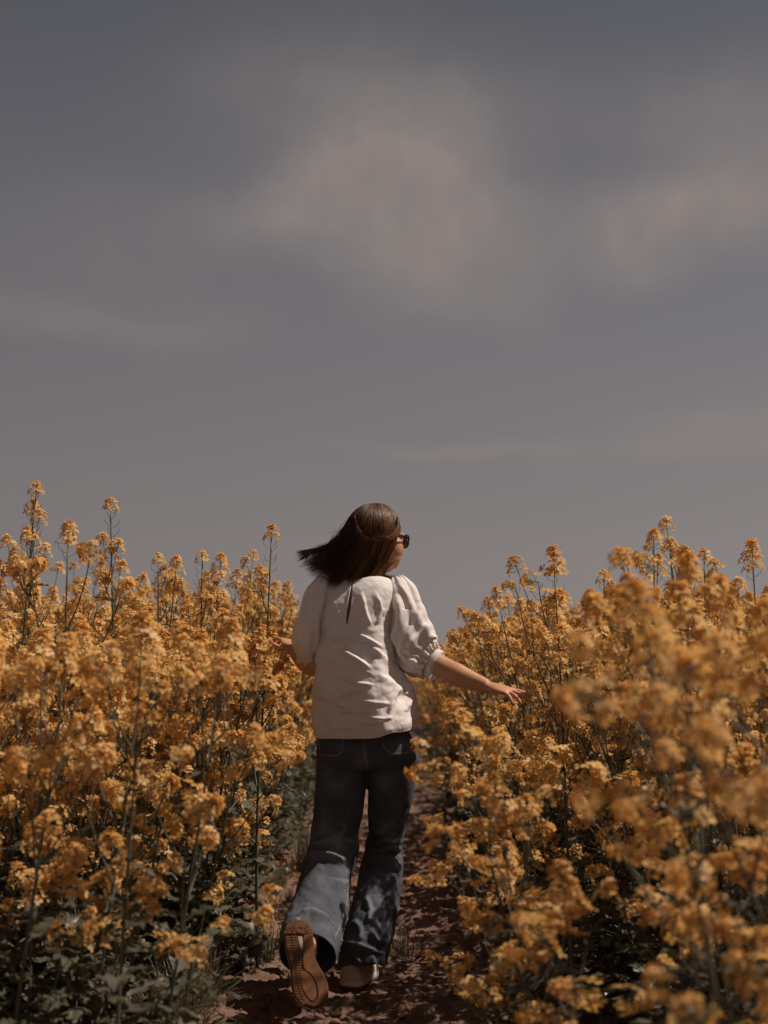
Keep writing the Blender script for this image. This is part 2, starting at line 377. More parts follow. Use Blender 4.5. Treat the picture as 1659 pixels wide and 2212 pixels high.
def hand(wrist, d, nrm, thumb, curls, spread=1.0, k=1.0):
    """d towards the fingers, nrm out of the back of the hand, thumb the side of the thumb"""
    d = unit(d); nrm = unit(nrm - d * np.dot(nrm, d)); t = unit(np.cross(nrm, d)); t = t if t.dot(thumb) > 0 else -t
    W = lambda x, y, z: np.array(wrist) + k * (x * d + y * t + z * nrm)
    rr = []
    for x, hw, hd, y0 in [(-.012, .024, .018, 0), (.01, .027, .017, 0), (.035, .036, .016, .001), (.062, .041, .0135, 0), (.084, .040, .011, -.001), (.092, .034, .008, -.001)]:
        a = np.arange(20) * 2 * math.pi / 20
        rr.append(np.array([W(x, y0 + hw * np.sign(math.cos(q)) * abs(math.cos(q)) ** .8, hd * math.sin(q)) for q in a]))
    b.loft(rr, cap0=True, cap1=True)
    for i, (y, ln, r0) in enumerate([(.029, .068, .0085), (.010, .078, .0088), (-.011, .072, .0084), (-.030, .056, .0074)]):
        an = spread * (y * 7.5); ang = 0; p = np.array([.080, y, 0.0]); pts = [W(*p)]; c = curls[i]
        for s_, (fr, cu) in enumerate([(.18, .25), (.37, .8), (.27, 1.0), (.18, .7)]):
            ang += c * cu; p = p + ln * fr * np.array([math.cos(ang) * math.cos(an), math.sin(an), -math.sin(ang)]); pts.append(W(*p))
        b.tube(catmull(pts, 14), np.interp(np.linspace(0, 1, 14), [0, .25, .45, .7, .92, 1], np.array([1.05, 1.0, 1.06, .92, .85, .5]) * r0 * k), 10)
        e = pts[-1]; b.ellipsoid(e, (r0 * .72 * k,) * 3, None, 10)
    pts = [W(.012, .020, -.004), W(.034, .040, -.010), W(.060, .056, -.014), W(.082, .062, -.016)]
    b.tube(catmull(pts, 12), np.interp(np.linspace(0, 1, 12), [0, .4, .6, .9, 1], np.array([.014, .0112, .0108, .009, .006]) * k), 10)
    b.ellipsoid(pts[-1], (.0075 * k,) * 3, None, 10)
hand(ARM_R[-1], P(1128, 1500, 4.86) - ARM_R[-1], np.array([.25, -.35, 1.0]), np.array([0, 1, .2]), [.10, .18, .28, .38], 1.1, 1.0)
hand(ARM_L[-1], P(616, 1370, 5.31) - ARM_L[-1], np.array([.5, -.9, .35]), np.array([-1, 0, -.7]), [.30, .42, .5, .6], 1.3, .98)
# legs inside the jeans, ankles and feet stumps inside the shoes
LEG_L = [P(738, 1620, 5.03), P(728, 1750, 5.01), P(716, 1840, 4.96), P(690, 1950, 4.80), P(662, 2030, 4.60), P(660, 2062, 4.535)]
LEG_R = [P(848, 1620, 5.03), P(838, 1750, 5.09), P(830, 1840, 5.15), P(805, 1960, 5.07), P(785, 2050, 4.99), P(774, 2092, 4.99)]
for A in (LEG_L, LEG_R): b.tube(catmull(A, 26), np.interp(np.linspace(0, 5, 26), range(6), [.078, .064, .050, .046, .034, .036]), 16)
body = b.build('body', M_SKIN)
realised(body, ('REMESH', dict(mode='VOXEL', voxel_size=.0036, use_smooth_shade=True)), ('SMOOTH', dict(factor=.5, iterations=5)))
body.data.materials.clear(); body.data.materials.append(M_SKIN); adopt(body)
for s in (-1, 1):
    e = MB(); e.ellipsoid(H((s * .031, .080, .004))[0], (.0125, .0115, .0125), HR, 16)
    adopt(e.build('eye', M_EYE))
lp = MB(); lp.tube(H([(-.022, .082, -.064), (-.01, .091, -.062), (0, .092, -.064), (.01, .091, -.062), (.022, .082, -.064)]), [.001, .004, .0035, .004, .001], 8)
lp.tube(H([(-.020, .081, -.066), (0, .090, -.071), (.020, .081, -.066)]), [.001, .005, .001], 8); adopt(lp.build('lips', M_LIP))

# ---- folds: ridges given by their course over the garment; sharp-ish crest, soft flanks
def to_px(v):
    y = v[:, 1]; dz = v[:, 2] - 1.0; fwd = math.cos(TH) * y + math.sin(TH) * dz; up = -math.sin(TH) * y + math.cos(TH) * dz
    return 829.5 + 3072 * v[:, 0] / fwd, 1106 - 3072 * up / fwd
def seg_d(px, py, pts):
    """signed distance (positive below the line) and fraction along a polyline"""
    best = np.full(len(px), 1e9); sg = np.zeros(len(px)); al = np.zeros(len(px)); pts = np.asarray(catmull(pts, max(6, 5 * len(pts)))); n = len(pts) - 1
    for i in range(n):
        a, c = pts[i], pts[i + 1]; d = c - a; l2 = d.dot(d) + 1e-9
        t = np.clip(((px - a[0]) * d[0] + (py - a[1]) * d[1]) / l2, 0, 1); qx = px - a[0] - t * d[0]; qy = py - a[1] - t * d[1]
        ds = np.hypot(qx, qy); m = ds < best; best[m] = ds[m]; s_ = np.sign(d[0] * qy - d[1] * qx) * (1 if d[0] >= 0 else -1); sg[m] = s_[m]; al[m] = (i + t[m]) / n
    return best * sg, al
def folds(px, py, table):
    r = np.zeros(len(px))
    for pts, amp, w in table:
        d, a = seg_d(px, py, pts); env = np.clip(np.sin(np.clip(a, 0.02, .98) * math.pi) * 1.6, 0, 1)
        prof = np.where(d < 0, np.exp(-(d / (w * .62)) ** 2), np.exp(-(d / (w * 1.25)) ** 2))
        far = np.abs(d) > 4 * w
        r += amp * env * prof * (~far)
    return r

# ---- blouse: torso, sleeves, cuffs, neck band
NB, NR = 420, 330
tabB = [(1241, 741, 806, 5.125, .058), (1246, 727, 828, 5.12, .068), (1253, 708, 850, 5.11, .085), (1262, 697, 862, 5.105, .098), (1278, 692, 866, 5.095, .110), (1310, 690, 862, 5.08, .118),
        (1360, 690, 856, 5.065, .122), (1410, 690, 854, 5.05, .124), (1455, 688, 864, 5.04, .128), (1500, 686, 882, 5.03, .132), (1545, 684, 899, 5.02, .138), (1572, 683, 903, 5.015, .142), (1588, 684, 902, 5.015, .142)]
BACK = [([(712, 1380), (735, 1381), (773, 1391)], .012, 7), ([(737, 1399), (765, 1418), (801, 1444)], .015, 9), ([(768, 1366), (795, 1380), (828, 1400)], .009, 6),
        ([(728, 1450), (760, 1472), (815, 1480)], .008, 6), ([(715, 1516), (752, 1497), (784, 1488)], .010, 6), ([(760, 1508), (800, 1516), (850, 1520)], .006, 6),
        ([(735, 1538), (770, 1534), (805, 1538)], .009, 6), ([(692, 1446), (712, 1428), (750, 1436), (812, 1458)], .006, 6), ([(690, 1408), (706, 1391), (724, 1388)], .006, 6),
        ([(700, 1470), (740, 1520), (790, 1550)], .005, 9), ([(790, 1548), (825, 1552), (850, 1548)], .006, 5), ([(700, 1505), (720, 1512), (748, 1530)], .006, 6), ([(815, 1455), (850, 1478), (868, 1500)], .010, 10),
        ([(783, 1275), (790, 1320), (800, 1352)], .008, 8), ([(812, 1280), (822, 1315), (812, 1350)], .008, 7), ([(722, 1275), (730, 1310), (748, 1340)], .005, 7), ([(800, 1395), (830, 1420), (850, 1450)], .008, 8),
        ([(838, 1545), (848, 1510), (862, 1475)], .009, 7), ([(872, 1540), (880, 1500), (868, 1462)], .013, 8), ([(893, 1540), (890, 1510), (884, 1490)], .009, 6), ([(856, 1440), (872, 1470), (874, 1500)], .010, 6),
        ([(697, 1560), (740, 1572), (790, 1566)], .004, 6), ([(770, 1558), (800, 1562), (830, 1556)], .005, 5)]
mb = MB(); rows = []
for i, (py, lx, rx, Y, hd) in enumerate(lerp_table(tabB, NR)):
    hem = np.clip((py - 1545) / 43, 0, 1) ** 1.5
    r = ring(P((lx + rx) / 2, py, Y), (rx - lx) / 2 * SC * 1.0, hd, TY, 3.5 - 1.0 * np.clip((1290 - py) / 50, 0, 1), NB)
    t = np.arange(NB) * 2 * math.pi / NB
    r[:, 2] += hem * (-.012 * np.clip(-np.sin(t), 0, 1) + .022 * np.clip(np.cos(t), 0, 1) + .010 * np.clip(-np.cos(t), 0, 1) + .003 * np.sin(t * 7))
    rows.append(r)
V = np.concatenate(rows); ctr = np.repeat([r.mean(0) for r in rows], NB, axis=0); nrmv = V - ctr; nrmv[:, 2] = 0; nrmv /= np.linalg.norm(nrmv, axis=1)[:, None]
px, py = to_px(V); bk = V[:, 1] < ctr[:, 1] + .02
d = folds(px, py, [(p_, a_ * 1.25, w_ * .7) for p_, a_, w_ in BACK]) * bk
low = np.clip((V[:, 2] - .84) / .5, 0, 1)
q = V.copy(); q[:, 0] *= 1.0; qq = np.stack([V[:, 0] * 7 + V[:, 2] * 8, V[:, 1] * 6, V[:, 2] * 16 - V[:, 0] * 9], 1)
d += .0055 * fbm(qq, 3, 4) + .0018 * fbm(V * 45, 2, 8) + .0035 * (1 - low) * np.sin(np.arctan2(nrmv[:, 1], nrmv[:, 0]) * 11 + 3 * V[:, 2] * 6)
d -= .004 * ((px - 760) / 60 < 1) * np.exp(-((px - 752) / 9) ** 2) * np.exp(-((py - 1320) / 40) ** 2)
V = V + nrmv * d[:, None]
V = V.reshape(NR, NB, 3); px = px.reshape(NR, NB); py = py.reshape(NR, NB); jb = np.arange(NB // 2, NB); rm = int(np.argmin(abs(py[:, int(NB * .7)] - 1300))); j0 = int(jb[np.argmin(abs(px[rm, jb] - 757))])
gone = set()
for i in range(NR):          # keyhole opening: one seam of the cloth parted like a leaf
    yy_ = py[i, j0]
    if not 1240 < yy_ < 1400: continue
    t = min(1, max(0, (yy_ - 1258) / 90)); xc = 758 - (min(yy_, 1347) - 1270) * .12; wd = 3.0 * max(0, math.sin(math.pi * t ** 1.35)) ** 1.1 if 1258 < yy_ < 1348 else 0
    fade = 1 if yy_ < 1347 else math.exp(-((yy_ - 1347) / 22) ** 2)
    for j in range(j0 - 60, j0 + 61):
        k_ = math.exp(-((j - j0 - .5) / 24) ** 2); kk = math.exp(-abs(j - j0 - .5) / 7); V[i, j, 0] += ((xc - px[i, j0]) * fade * k_ + (1 if j > j0 else -1) * wd * kk) * SC; V[i, j, 1] -= .004 * kk * (wd / 3)
    if wd > 0: gone.add(i)
mb.loft(V); mb.f = [f for f in mb.f if not (f[0] % NB == j0 and f[0] // NB in gone)]; mb.m = [0] * len(mb.f)
blouse = mb.build('blouse', M_LINEN)
adopt(blouse); m = blouse.modifiers.new('cloth thickness', 'SOLIDIFY'); m.thickness = .0012
def sleeve(tab, lat, gath, fold_tab, seed):
    mb = MB(); n = 200; k = 200; T = lerp_table(tab, n); C = np.array([P(a, c, Y) for a, c, Y, hw, hd in T]); ax = np.gradient(C, axis=0); rows = []
    for i in range(n):
        s = i / (n - 1); r = ring(C[i], T[i][3] * SC, T[i][4], 0, 2.2, k, ax[i], lat)
        th = np.arange(k) * 2 * math.pi / k; out_ = r - C[i]; ln = np.linalg.norm(out_, axis=1)[:, None]; out_ /= ln
        g0 = np.exp(-s / .10) * .006; g1 = np.exp(-(1 - s) / .13) * .0075
        w = g0 * np.sin(th * 17 + 2 * math.sin(i * .05)) + g1 * (np.sin(th * 19 + seed) + .6 * np.sin(th * 31 + 1.7))
        w += .008 * np.sin(th * 4 + s * 5 + seed) * math.sin(math.pi * s) + .004 * np.sin(th * 9 - s * 7 + seed * 2) * math.sin(math.pi * s)
        rows.append(r + out_ * w[:, None])
    V = np.concatenate(rows); cc = np.repeat(C, k, axis=0); o_ = V - cc; o_ /= np.linalg.norm(o_, axis=1)[:, None]
    px, py = to_px(V); V = V + o_ * (folds(px, py, fold_tab) * (o_[:, 1] < .2) + .0038 * fbm(V * 9, 2, seed + 5) + .0008 * fbm(V * 50, 2, 7))[:, None]
    mb.loft(V.reshape(n, k, 3)); o = mb.build('sleeve', M_LINEN); adopt(o, person); m = o.modifiers.new('cloth thickness', 'SOLIDIFY'); m.thickness = .0012
    return o
RF = [([(856, 1280), (866, 1320), (856, 1360), (844, 1395)], .018, 10), ([(903, 1300), (897, 1345), (874, 1385), (868, 1412)], .022, 11), ([(928, 1342), (910, 1368), (888, 1395), (893, 1425)], .018, 9),
      ([(858, 1258), (880, 1290), (893, 1320)], .010, 8), ([(935, 1370), (930, 1395), (915, 1418)], .010, 7), ([(846, 1410), (870, 1440), (905, 1452)], .012, 10), ([(858, 1395), (880, 1422), (912, 1438)], .010, 7)]
sR = sleeve([(853, 1256, 5.10, 20, .050), (859, 1268, 5.095, 29, .068), (867, 1290, 5.085, 35, .078), (873, 1325, 5.07, 38, .082), (882, 1362, 5.06, 44, .084), (895, 1395, 5.045, 49, .080), (910, 1416, 5.035, 47, .074), (922, 1426, 5.025, 40, .064), (931, 1431, 5.02, 33, .054)], [1, 0, .25], 1, RF, 1)
LF = [([(690, 1290), (672, 1340), (668, 1400)], .008, 7), ([(682, 1310), (686, 1370), (682, 1420)], .009, 6), ([(662, 1330), (652, 1375), (660, 1412)], .007, 6)]
sL = sleeve([(704, 1258, 5.10, 18, .05), (697, 1268, 5.095, 22, .066), (687, 1292, 5.09, 27, .074), (676, 1335, 5.075, 29, .078), (668, 1375, 5.07, 31, .08), (669, 1402, 5.08, 27, .076), (675, 1420, 5.09, 23, .060), (671, 1428, 5.11, 21, .048)], [1, 0, -.1], 1, LF, 4)
def cuff(c0, c1, r0, r1, lat, nb):
    mb = MB(); ax = c1 - c0; rows = []; prof = [(0, .93), (.0, 1.0), (.5, 1.02), (1, 1.0), (1.0, .95)]
    for s, f in prof: rows.append(ring(c0 + ax * s, (r0 + (r1 - r0) * s) * f, (r0 + (r1 - r0) * s) * f * .92, 0, 2, 72, ax, lat))
    mb.loft(rows); o = mb.build('cuff', M_LINEN); return o, rows[2]
cR, rr = cuff(P(928, 1430, 5.022), P(947, 1438, 5.012), .054, .053, [0, 0, 1], 2); adopt(cR)
cL, _ = cuff(P(672, 1428, 5.10), P(662, 1426, 5.13), .045, .044, [0, 0, 1], 0); adopt(cL)
# two small buttons and the open tips of the right cuff
bp = BVHTree.FromObject(cR, bpy.context.evaluated_depsgraph_get())
for (x_, y_) in ((931, 1442), (934, 1456)):
    a = P(x_, y_, 4.6); h_ = bp.ray_cast(Vector(a), Vector(P(x_, y_, 5.2) - a).normalized())
    if h_[0] is None: continue
    q = MB(); nn = np.array(h_[1]); nn = nn if nn[1] < 0 else -nn; c = np.array(h_[0]); q.loft([ring(c + nn * z, r_, r_, 0, 2, 20, nn, [1, 0, 0]) for z, r_ in ((0, .0055), (.0022, .0055), (.003, .0045), (.0022, .003), (.0022, .0005))], cap1=True)
    o = q.build('button', M_BTN); o.parent = cR
tb = MB()
for pts in ([(934, 1455, 4.957), (926, 1462, 4.95), (932, 1472, 4.955), (942, 1462, 4.957)], [(936, 1466, 5.0), (941, 1476, 4.99), (947, 1470, 4.99), (949, 1462, 5.0)]):
    v = np.array([P(*p) for p in pts]); tb.add(np.vstack([v, v + [0, .0015, 0]]), [(0, 1, 2, 3), (7, 6, 5, 4), (0, 4, 5, 1), (1, 5, 6, 2), (2, 6, 7, 3), (3, 7, 4, 0)])
o = tb.build('cuff_tip', M_LINEN, smooth=False); o.parent = cR; 
for o in (sR, sL): o.parent = blouse; o.matrix_parent_inverse = Matrix()
for o in (cR, cL): o.parent = blouse; o.matrix_parent_inverse = Matrix()
for o in list(cR.children): o.parent = blouse
for o in (sR, sL, cR, cL, *[x for x in bpy.data.objects if x.name.startswith(('button', 'cuff_tip'))]):
    o.matrix_parent_inverse = Matrix()
# narrow band round the neck
nb_ = MB(); c0 = P(773, 1243, 5.125); nb_.tube(np.vstack([ring(c0, .056, .056, TY, 2, 60), ring(c0, .056, .056, TY, 2, 60)[:1]]), .004, 8, caps=False); o = nb_.build('neck_band', M_LINEN); o.parent = blouse

# ---- jeans
LT = [(745, 1600, 5.03, 58, .100), (740, 1655, 5.03, 57, .104), (736, 1700, 5.02, 54, .096), (731, 1750, 5.01, 51, .086), (724, 1800, 4.99, 51, .078), (719, 1838, 4.965, 53, .076), (706, 1880, 4.925, 52, .075), (698, 1930, 4.86, 57, .080), (684, 1980, 4.775, 59, .085), (672, 2025, 4.69, 60, .090), (664, 2062, 4.625, 55, .092), (662, 2078, 4.60, 55, .092)]
RT = [(846, 1600, 5.03, 56, .100), (847, 1655, 5.03, 55, .102), (845, 1700, 5.05, 50, .092), (839, 1750, 5.09, 45, .081), (833, 1800, 5.13, 40, .073), (827, 1835, 5.16, 40, .071), (827, 1862, 5.15, 45, .072), (822, 1900, 5.12, 46, .074), (812, 1950, 5.07, 48, .080), (801, 2000, 5.02, 50, .086), (788, 2045, 4.985, 51, .090), (783, 2086, 4.97, 52, .092), (782, 2100, 4.96, 52, .092)]
b = MB(); LEGC = []
for tab in (LT, RT):
    T = lerp_table(tab, 90); C = np.array([P(a, c, Y) for a, c, Y, hw, hd in T]); ax = np.gradient(C, axis=0); ax = np.array([np.convolve(ax[:, j], np.ones(9) / 9, 'same') for j in range(3)]).T
    LEGC.append((C, ax)); b.loft([ring(C[i], T[i][3] * SC, T[i][4], 0, 2.1, 56, ax[i], [1, 0, 0]) for i in range(90)], cap0=True, cap1=True)
PT = [(1560, 783, 88, 5.03, .098), (1580, 786, 96, 5.03, .108), (1605, 791, 106, 5.03, .122), (1630, 794, 110, 5.025, .128), (1650, 795, 109, 5.03, .120), (1662, 795, 100, 5.03, .100)]
b.loft([ring(P(cx, py, Y), hw * SC, hd, R(-5), 2.3, 64) for py, cx, hw, Y, hd in lerp_table(PT, 20)], cap0=True, cap1=True)
for cx, dy in ((745, 0), (840, 0)): b.ellipsoid(P(cx, 1625, 4.975), (.078, .075, .085), None, 24)
jeans = b.build('jeans', M_DENIM)
realised(jeans, ('REMESH', dict(mode='VOXEL', voxel_size=.0042, use_smooth_shade=True)), ('SMOOTH', dict(factor=.5, iterations=6)))
V = coords(jeans.data); nv = np.empty(len(V) * 3, np.float32); jeans.data.vertices.foreach_get('normal', nv); nv = nv.reshape(-1, 3); px, py = to_px(V)
isL = px < np.interp(py, [1650, 1700, 1800, 1840, 1900, 1960, 2100], [795, 793, 783, 780, 770, 757, 728])
JL = [([(668, 1826), (690, 1822), (722, 1808), (742, 1795)], .010, 7), ([(658, 1858), (690, 1846), (722, 1852), (738, 1870)], .016, 10), ([(735, 1768), (745, 1790), (735, 1810), (748, 1835)], .006, 8), ([(720, 1830), (745, 1815), (770, 1822)], .010, 7),
      ([(640, 1985), (668, 1972), (690, 1980), (712, 1988)], .014, 9), ([(628, 2000), (650, 1990)], .01, 8), ([(700, 1900), (735, 1905), (752, 1912)], .005, 8), ([(695, 1690), (730, 1696), (770, 1688)], .003, 6), ([(735, 1845), (748, 1870), (752, 1900)], .010, 7), ([(690, 1700), (700, 1760), (690, 1810)], .004, 12)]
JR = [([(850, 1770), (835, 1785), (810, 1800)], .008, 8), ([(795, 1832), (820, 1838), (845, 1828), (868, 1836)], .014, 9), ([(800, 1822), (835, 1815), (868, 1818)], .010, 7), ([(790, 1868), (815, 1850), (850, 1862), (866, 1880)], .013, 9),
      ([(835, 1840), (848, 1855), (862, 1885)], .010, 7), ([(800, 1900), (825, 1905), (850, 1900)], .006, 7), ([(790, 1935), (800, 1965), (792, 2000)], .010, 8), ([(820, 1960), (812, 1990), (826, 2020)], .012, 8), ([(765, 1985), (780, 2010), (775, 2040)], .009, 8),
      ([(800, 2005), (815, 2030), (835, 2035)], .011, 7), ([(745, 2035), (780, 2040), (832, 2062)], .006, 4), ([(760, 2060), (775, 2075), (772, 2095)], .006, 6), ([(805, 2060), (810, 2080), (815, 2100)], .006, 6)]
bkf = np.clip((-nv[:, 1] + .25) * 2.5, 0, 1)
d = (1.45 * folds(px, py, JL) * isL + 1.15 * folds(px, py, JR) * (~isL)) * bkf
lowleg = np.clip((py - 1680) / 120, 0, 1)
d += lowleg * (.0045 * fbm(np.stack([V[:, 0] * 9, V[:, 1] * 9, V[:, 2] * 15 + V[:, 0] * 8], 1), 3, 21)) + .0012 * fbm(V * 55, 2, 3) * lowleg
V = V + nv * d[:, None]; setco(jeans.data, V)
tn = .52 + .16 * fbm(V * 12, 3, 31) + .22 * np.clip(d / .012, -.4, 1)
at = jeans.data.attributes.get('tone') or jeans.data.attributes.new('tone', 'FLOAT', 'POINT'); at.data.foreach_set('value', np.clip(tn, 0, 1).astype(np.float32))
# open the two hems
bm = bmesh.new(); bm.from_mesh(jeans.data)
hems = []
for k, (C, ax) in enumerate(LEGC):
    tgt = P(664, 2062, 4.625) if k == 0 else P(783, 2086, 4.97); i = int(np.argmin(np.linalg.norm(C - tgt, axis=1))); n = unit(ax[i])
    if k == 1: n = unit(n * .6 + np.array([.25, 0, -.5]))
    geom = [f for f in bm.faces if (isL[f.verts[0].index] if f.verts[0].index < len(isL) and f.verts[0].index >= 0 else (f.verts[0].co.x < P(740, 2060, 4.9)[0])) == (k == 0) and f.calc_center_median().z < .35] if k == 0 else [f for f in bm.faces if f.calc_center_median().z < .3 and f.calc_center_median().x > P(734, 2060, 5.0)[0] - .03 and f.calc_center_median().y > 4.80]
    g = set(geom); 
    for f in geom: g.update(f.verts); g.update(f.edges)
    bmesh.ops.bisect_plane(bm, geom=list(g), plane_co=Vector(C[i]), plane_no=Vector(n), clear_outer=True); bm.verts.index_update(); hems.append((C[i], n))
    bm.verts.ensure_lookup_table()
    if k == 0: isL = np.array([v.co.x < P(757, 1960, 4.95)[0] and v.co.y < 5.0 for v in bm.verts])
bm.to_mesh(jeans.data); bm.free(); jeans.data.materials.clear(); jeans.data.materials.append(M_DENIM)
for p_ in jeans.data.polygons: p_.use_smooth = True
JB = BVHTree.FromPolygons([v.co[:] for v in jeans.data.vertices], [p_.vertices[:] for p_ in jeans.data.polygons])
adopt(jeans); m = jeans.modifiers.new('cloth thickness', 'SOLIDIFY'); m.thickness = .003; m.offset = -1
def onto(x_, y_, off=.0012, tree=None):
    a = P(x_, y_, 3.5); dr = Vector(P(x_, y_, 5.5) - a).normalized(); h_ = (tree or JB).ray_cast(Vector(a), dr)
    return None if h_[0] is None else np.array(h_[0] + h_[1] * (off if h_[1].y < 0 else -off))
def stitch(pts, name='seam_stitching', r=.0009, par=jeans, m=None):
    q = [onto(*p) for p in catmull(pts, 60)]; q = [p for p in q if p is not None]
    if len(q) < 4: return
    mb = MB(); mb.tube(q, r, 5); o = mb.build(name, m or M_THREAD); o.parent = par; return o
def patch(poly, name, mt, off, tone, par):
    """a cloth patch lying on the jeans"""
    poly = np.array(poly); x0, y0 = poly.min(0); x1, y1 = poly.max(0); st = 1.6; xs = np.arange(x0, x1 + st, st); ys = np.arange(y0, y1 + st, st); idx = {}; v = []; f = []
    def inside(x, y):
        c = False; j = len(poly) - 1
        for i in range(len(poly)):
            if (poly[i][1] > y) != (poly[j][1] > y) and x < (poly[j][0] - poly[i][0]) * (y - poly[i][1]) / (poly[j][1] - poly[i][1]) + poly[i][0]: c = not c
            j = i
        return c
    for i, x in enumerate(xs):
        for j, y in enumerate(ys):
            if inside(x, y):
                p = onto(x, y, off)
                if p is not None: idx[(i, j)] = len(v); v.append(p)
    for (i, j) in idx:
        q = [(i, j), (i, j + 1), (i + 1, j + 1), (i + 1, j)]
        if all(t in idx for t in q): f.append(tuple(idx[t] for t in q))
    mb = MB(); mb.add(v, f, 0, tone); o = mb.build(name, mt); o.parent = par
    m = o.modifiers.new('cloth thickness', 'SOLIDIFY'); m.thickness = .0016; m.offset = 1 if False else 0; return o
for poly in ([(691, 1588), (745, 1588), (743, 1624), (728, 1637), (690, 1635)], [(823, 1582), (886, 1578), (890, 1628), (843, 1633), (826, 1618)]):
    pk = patch(poly, 'pocket', M_DENIM, .0016, .5, jeans)
    inn = [(poly[0][0] + 2, poly[0][1]), (poly[-1][0] + 2, poly[-1][1] - 3), (poly[-2][0], poly[-2][1] - 3), (poly[-3][0] - 2, poly[-3][1] - 1), (poly[1][0] - 2, poly[1][1])]
    for off in (0, 4):
        q = []
        for a, c in zip(inn[:-1], inn[1:]):
            for t in np.linspace(0, 1, 14): 
                p = onto(a[0] + (c[0] - a[0]) * t, a[1] + (c[1] - a[1]) * t - off * .6, .0032)
                if p is not None: q.append(p)
        mb = MB(); mb.tube(q, .0007, 4); o = mb.build('pocket_stitching', M_THREAD); o.parent = pk
stitch([(786, 1590), (789, 1625), (796, 1655)]); stitch([(781, 1590), (785, 1625), (793, 1655)])
stitch([(769, 1800), (770, 1825), (757, 1850), (753, 1900), (748, 1950), (735, 1995), (722, 2030)])
stitch([(708, 1984), (722, 2000)]); stitch([(722, 2022), (735, 2003)])
stitch([(735, 2030), (765, 2034), (800, 2048), (832, 2058)]); stitch([(735, 2032), (765, 2036.5), (800, 2050.5), (832, 2060.5)])
stitch([(852, 1858), (862, 1885), (863, 1910)]); stitch([(626, 1845), (645, 1848)])

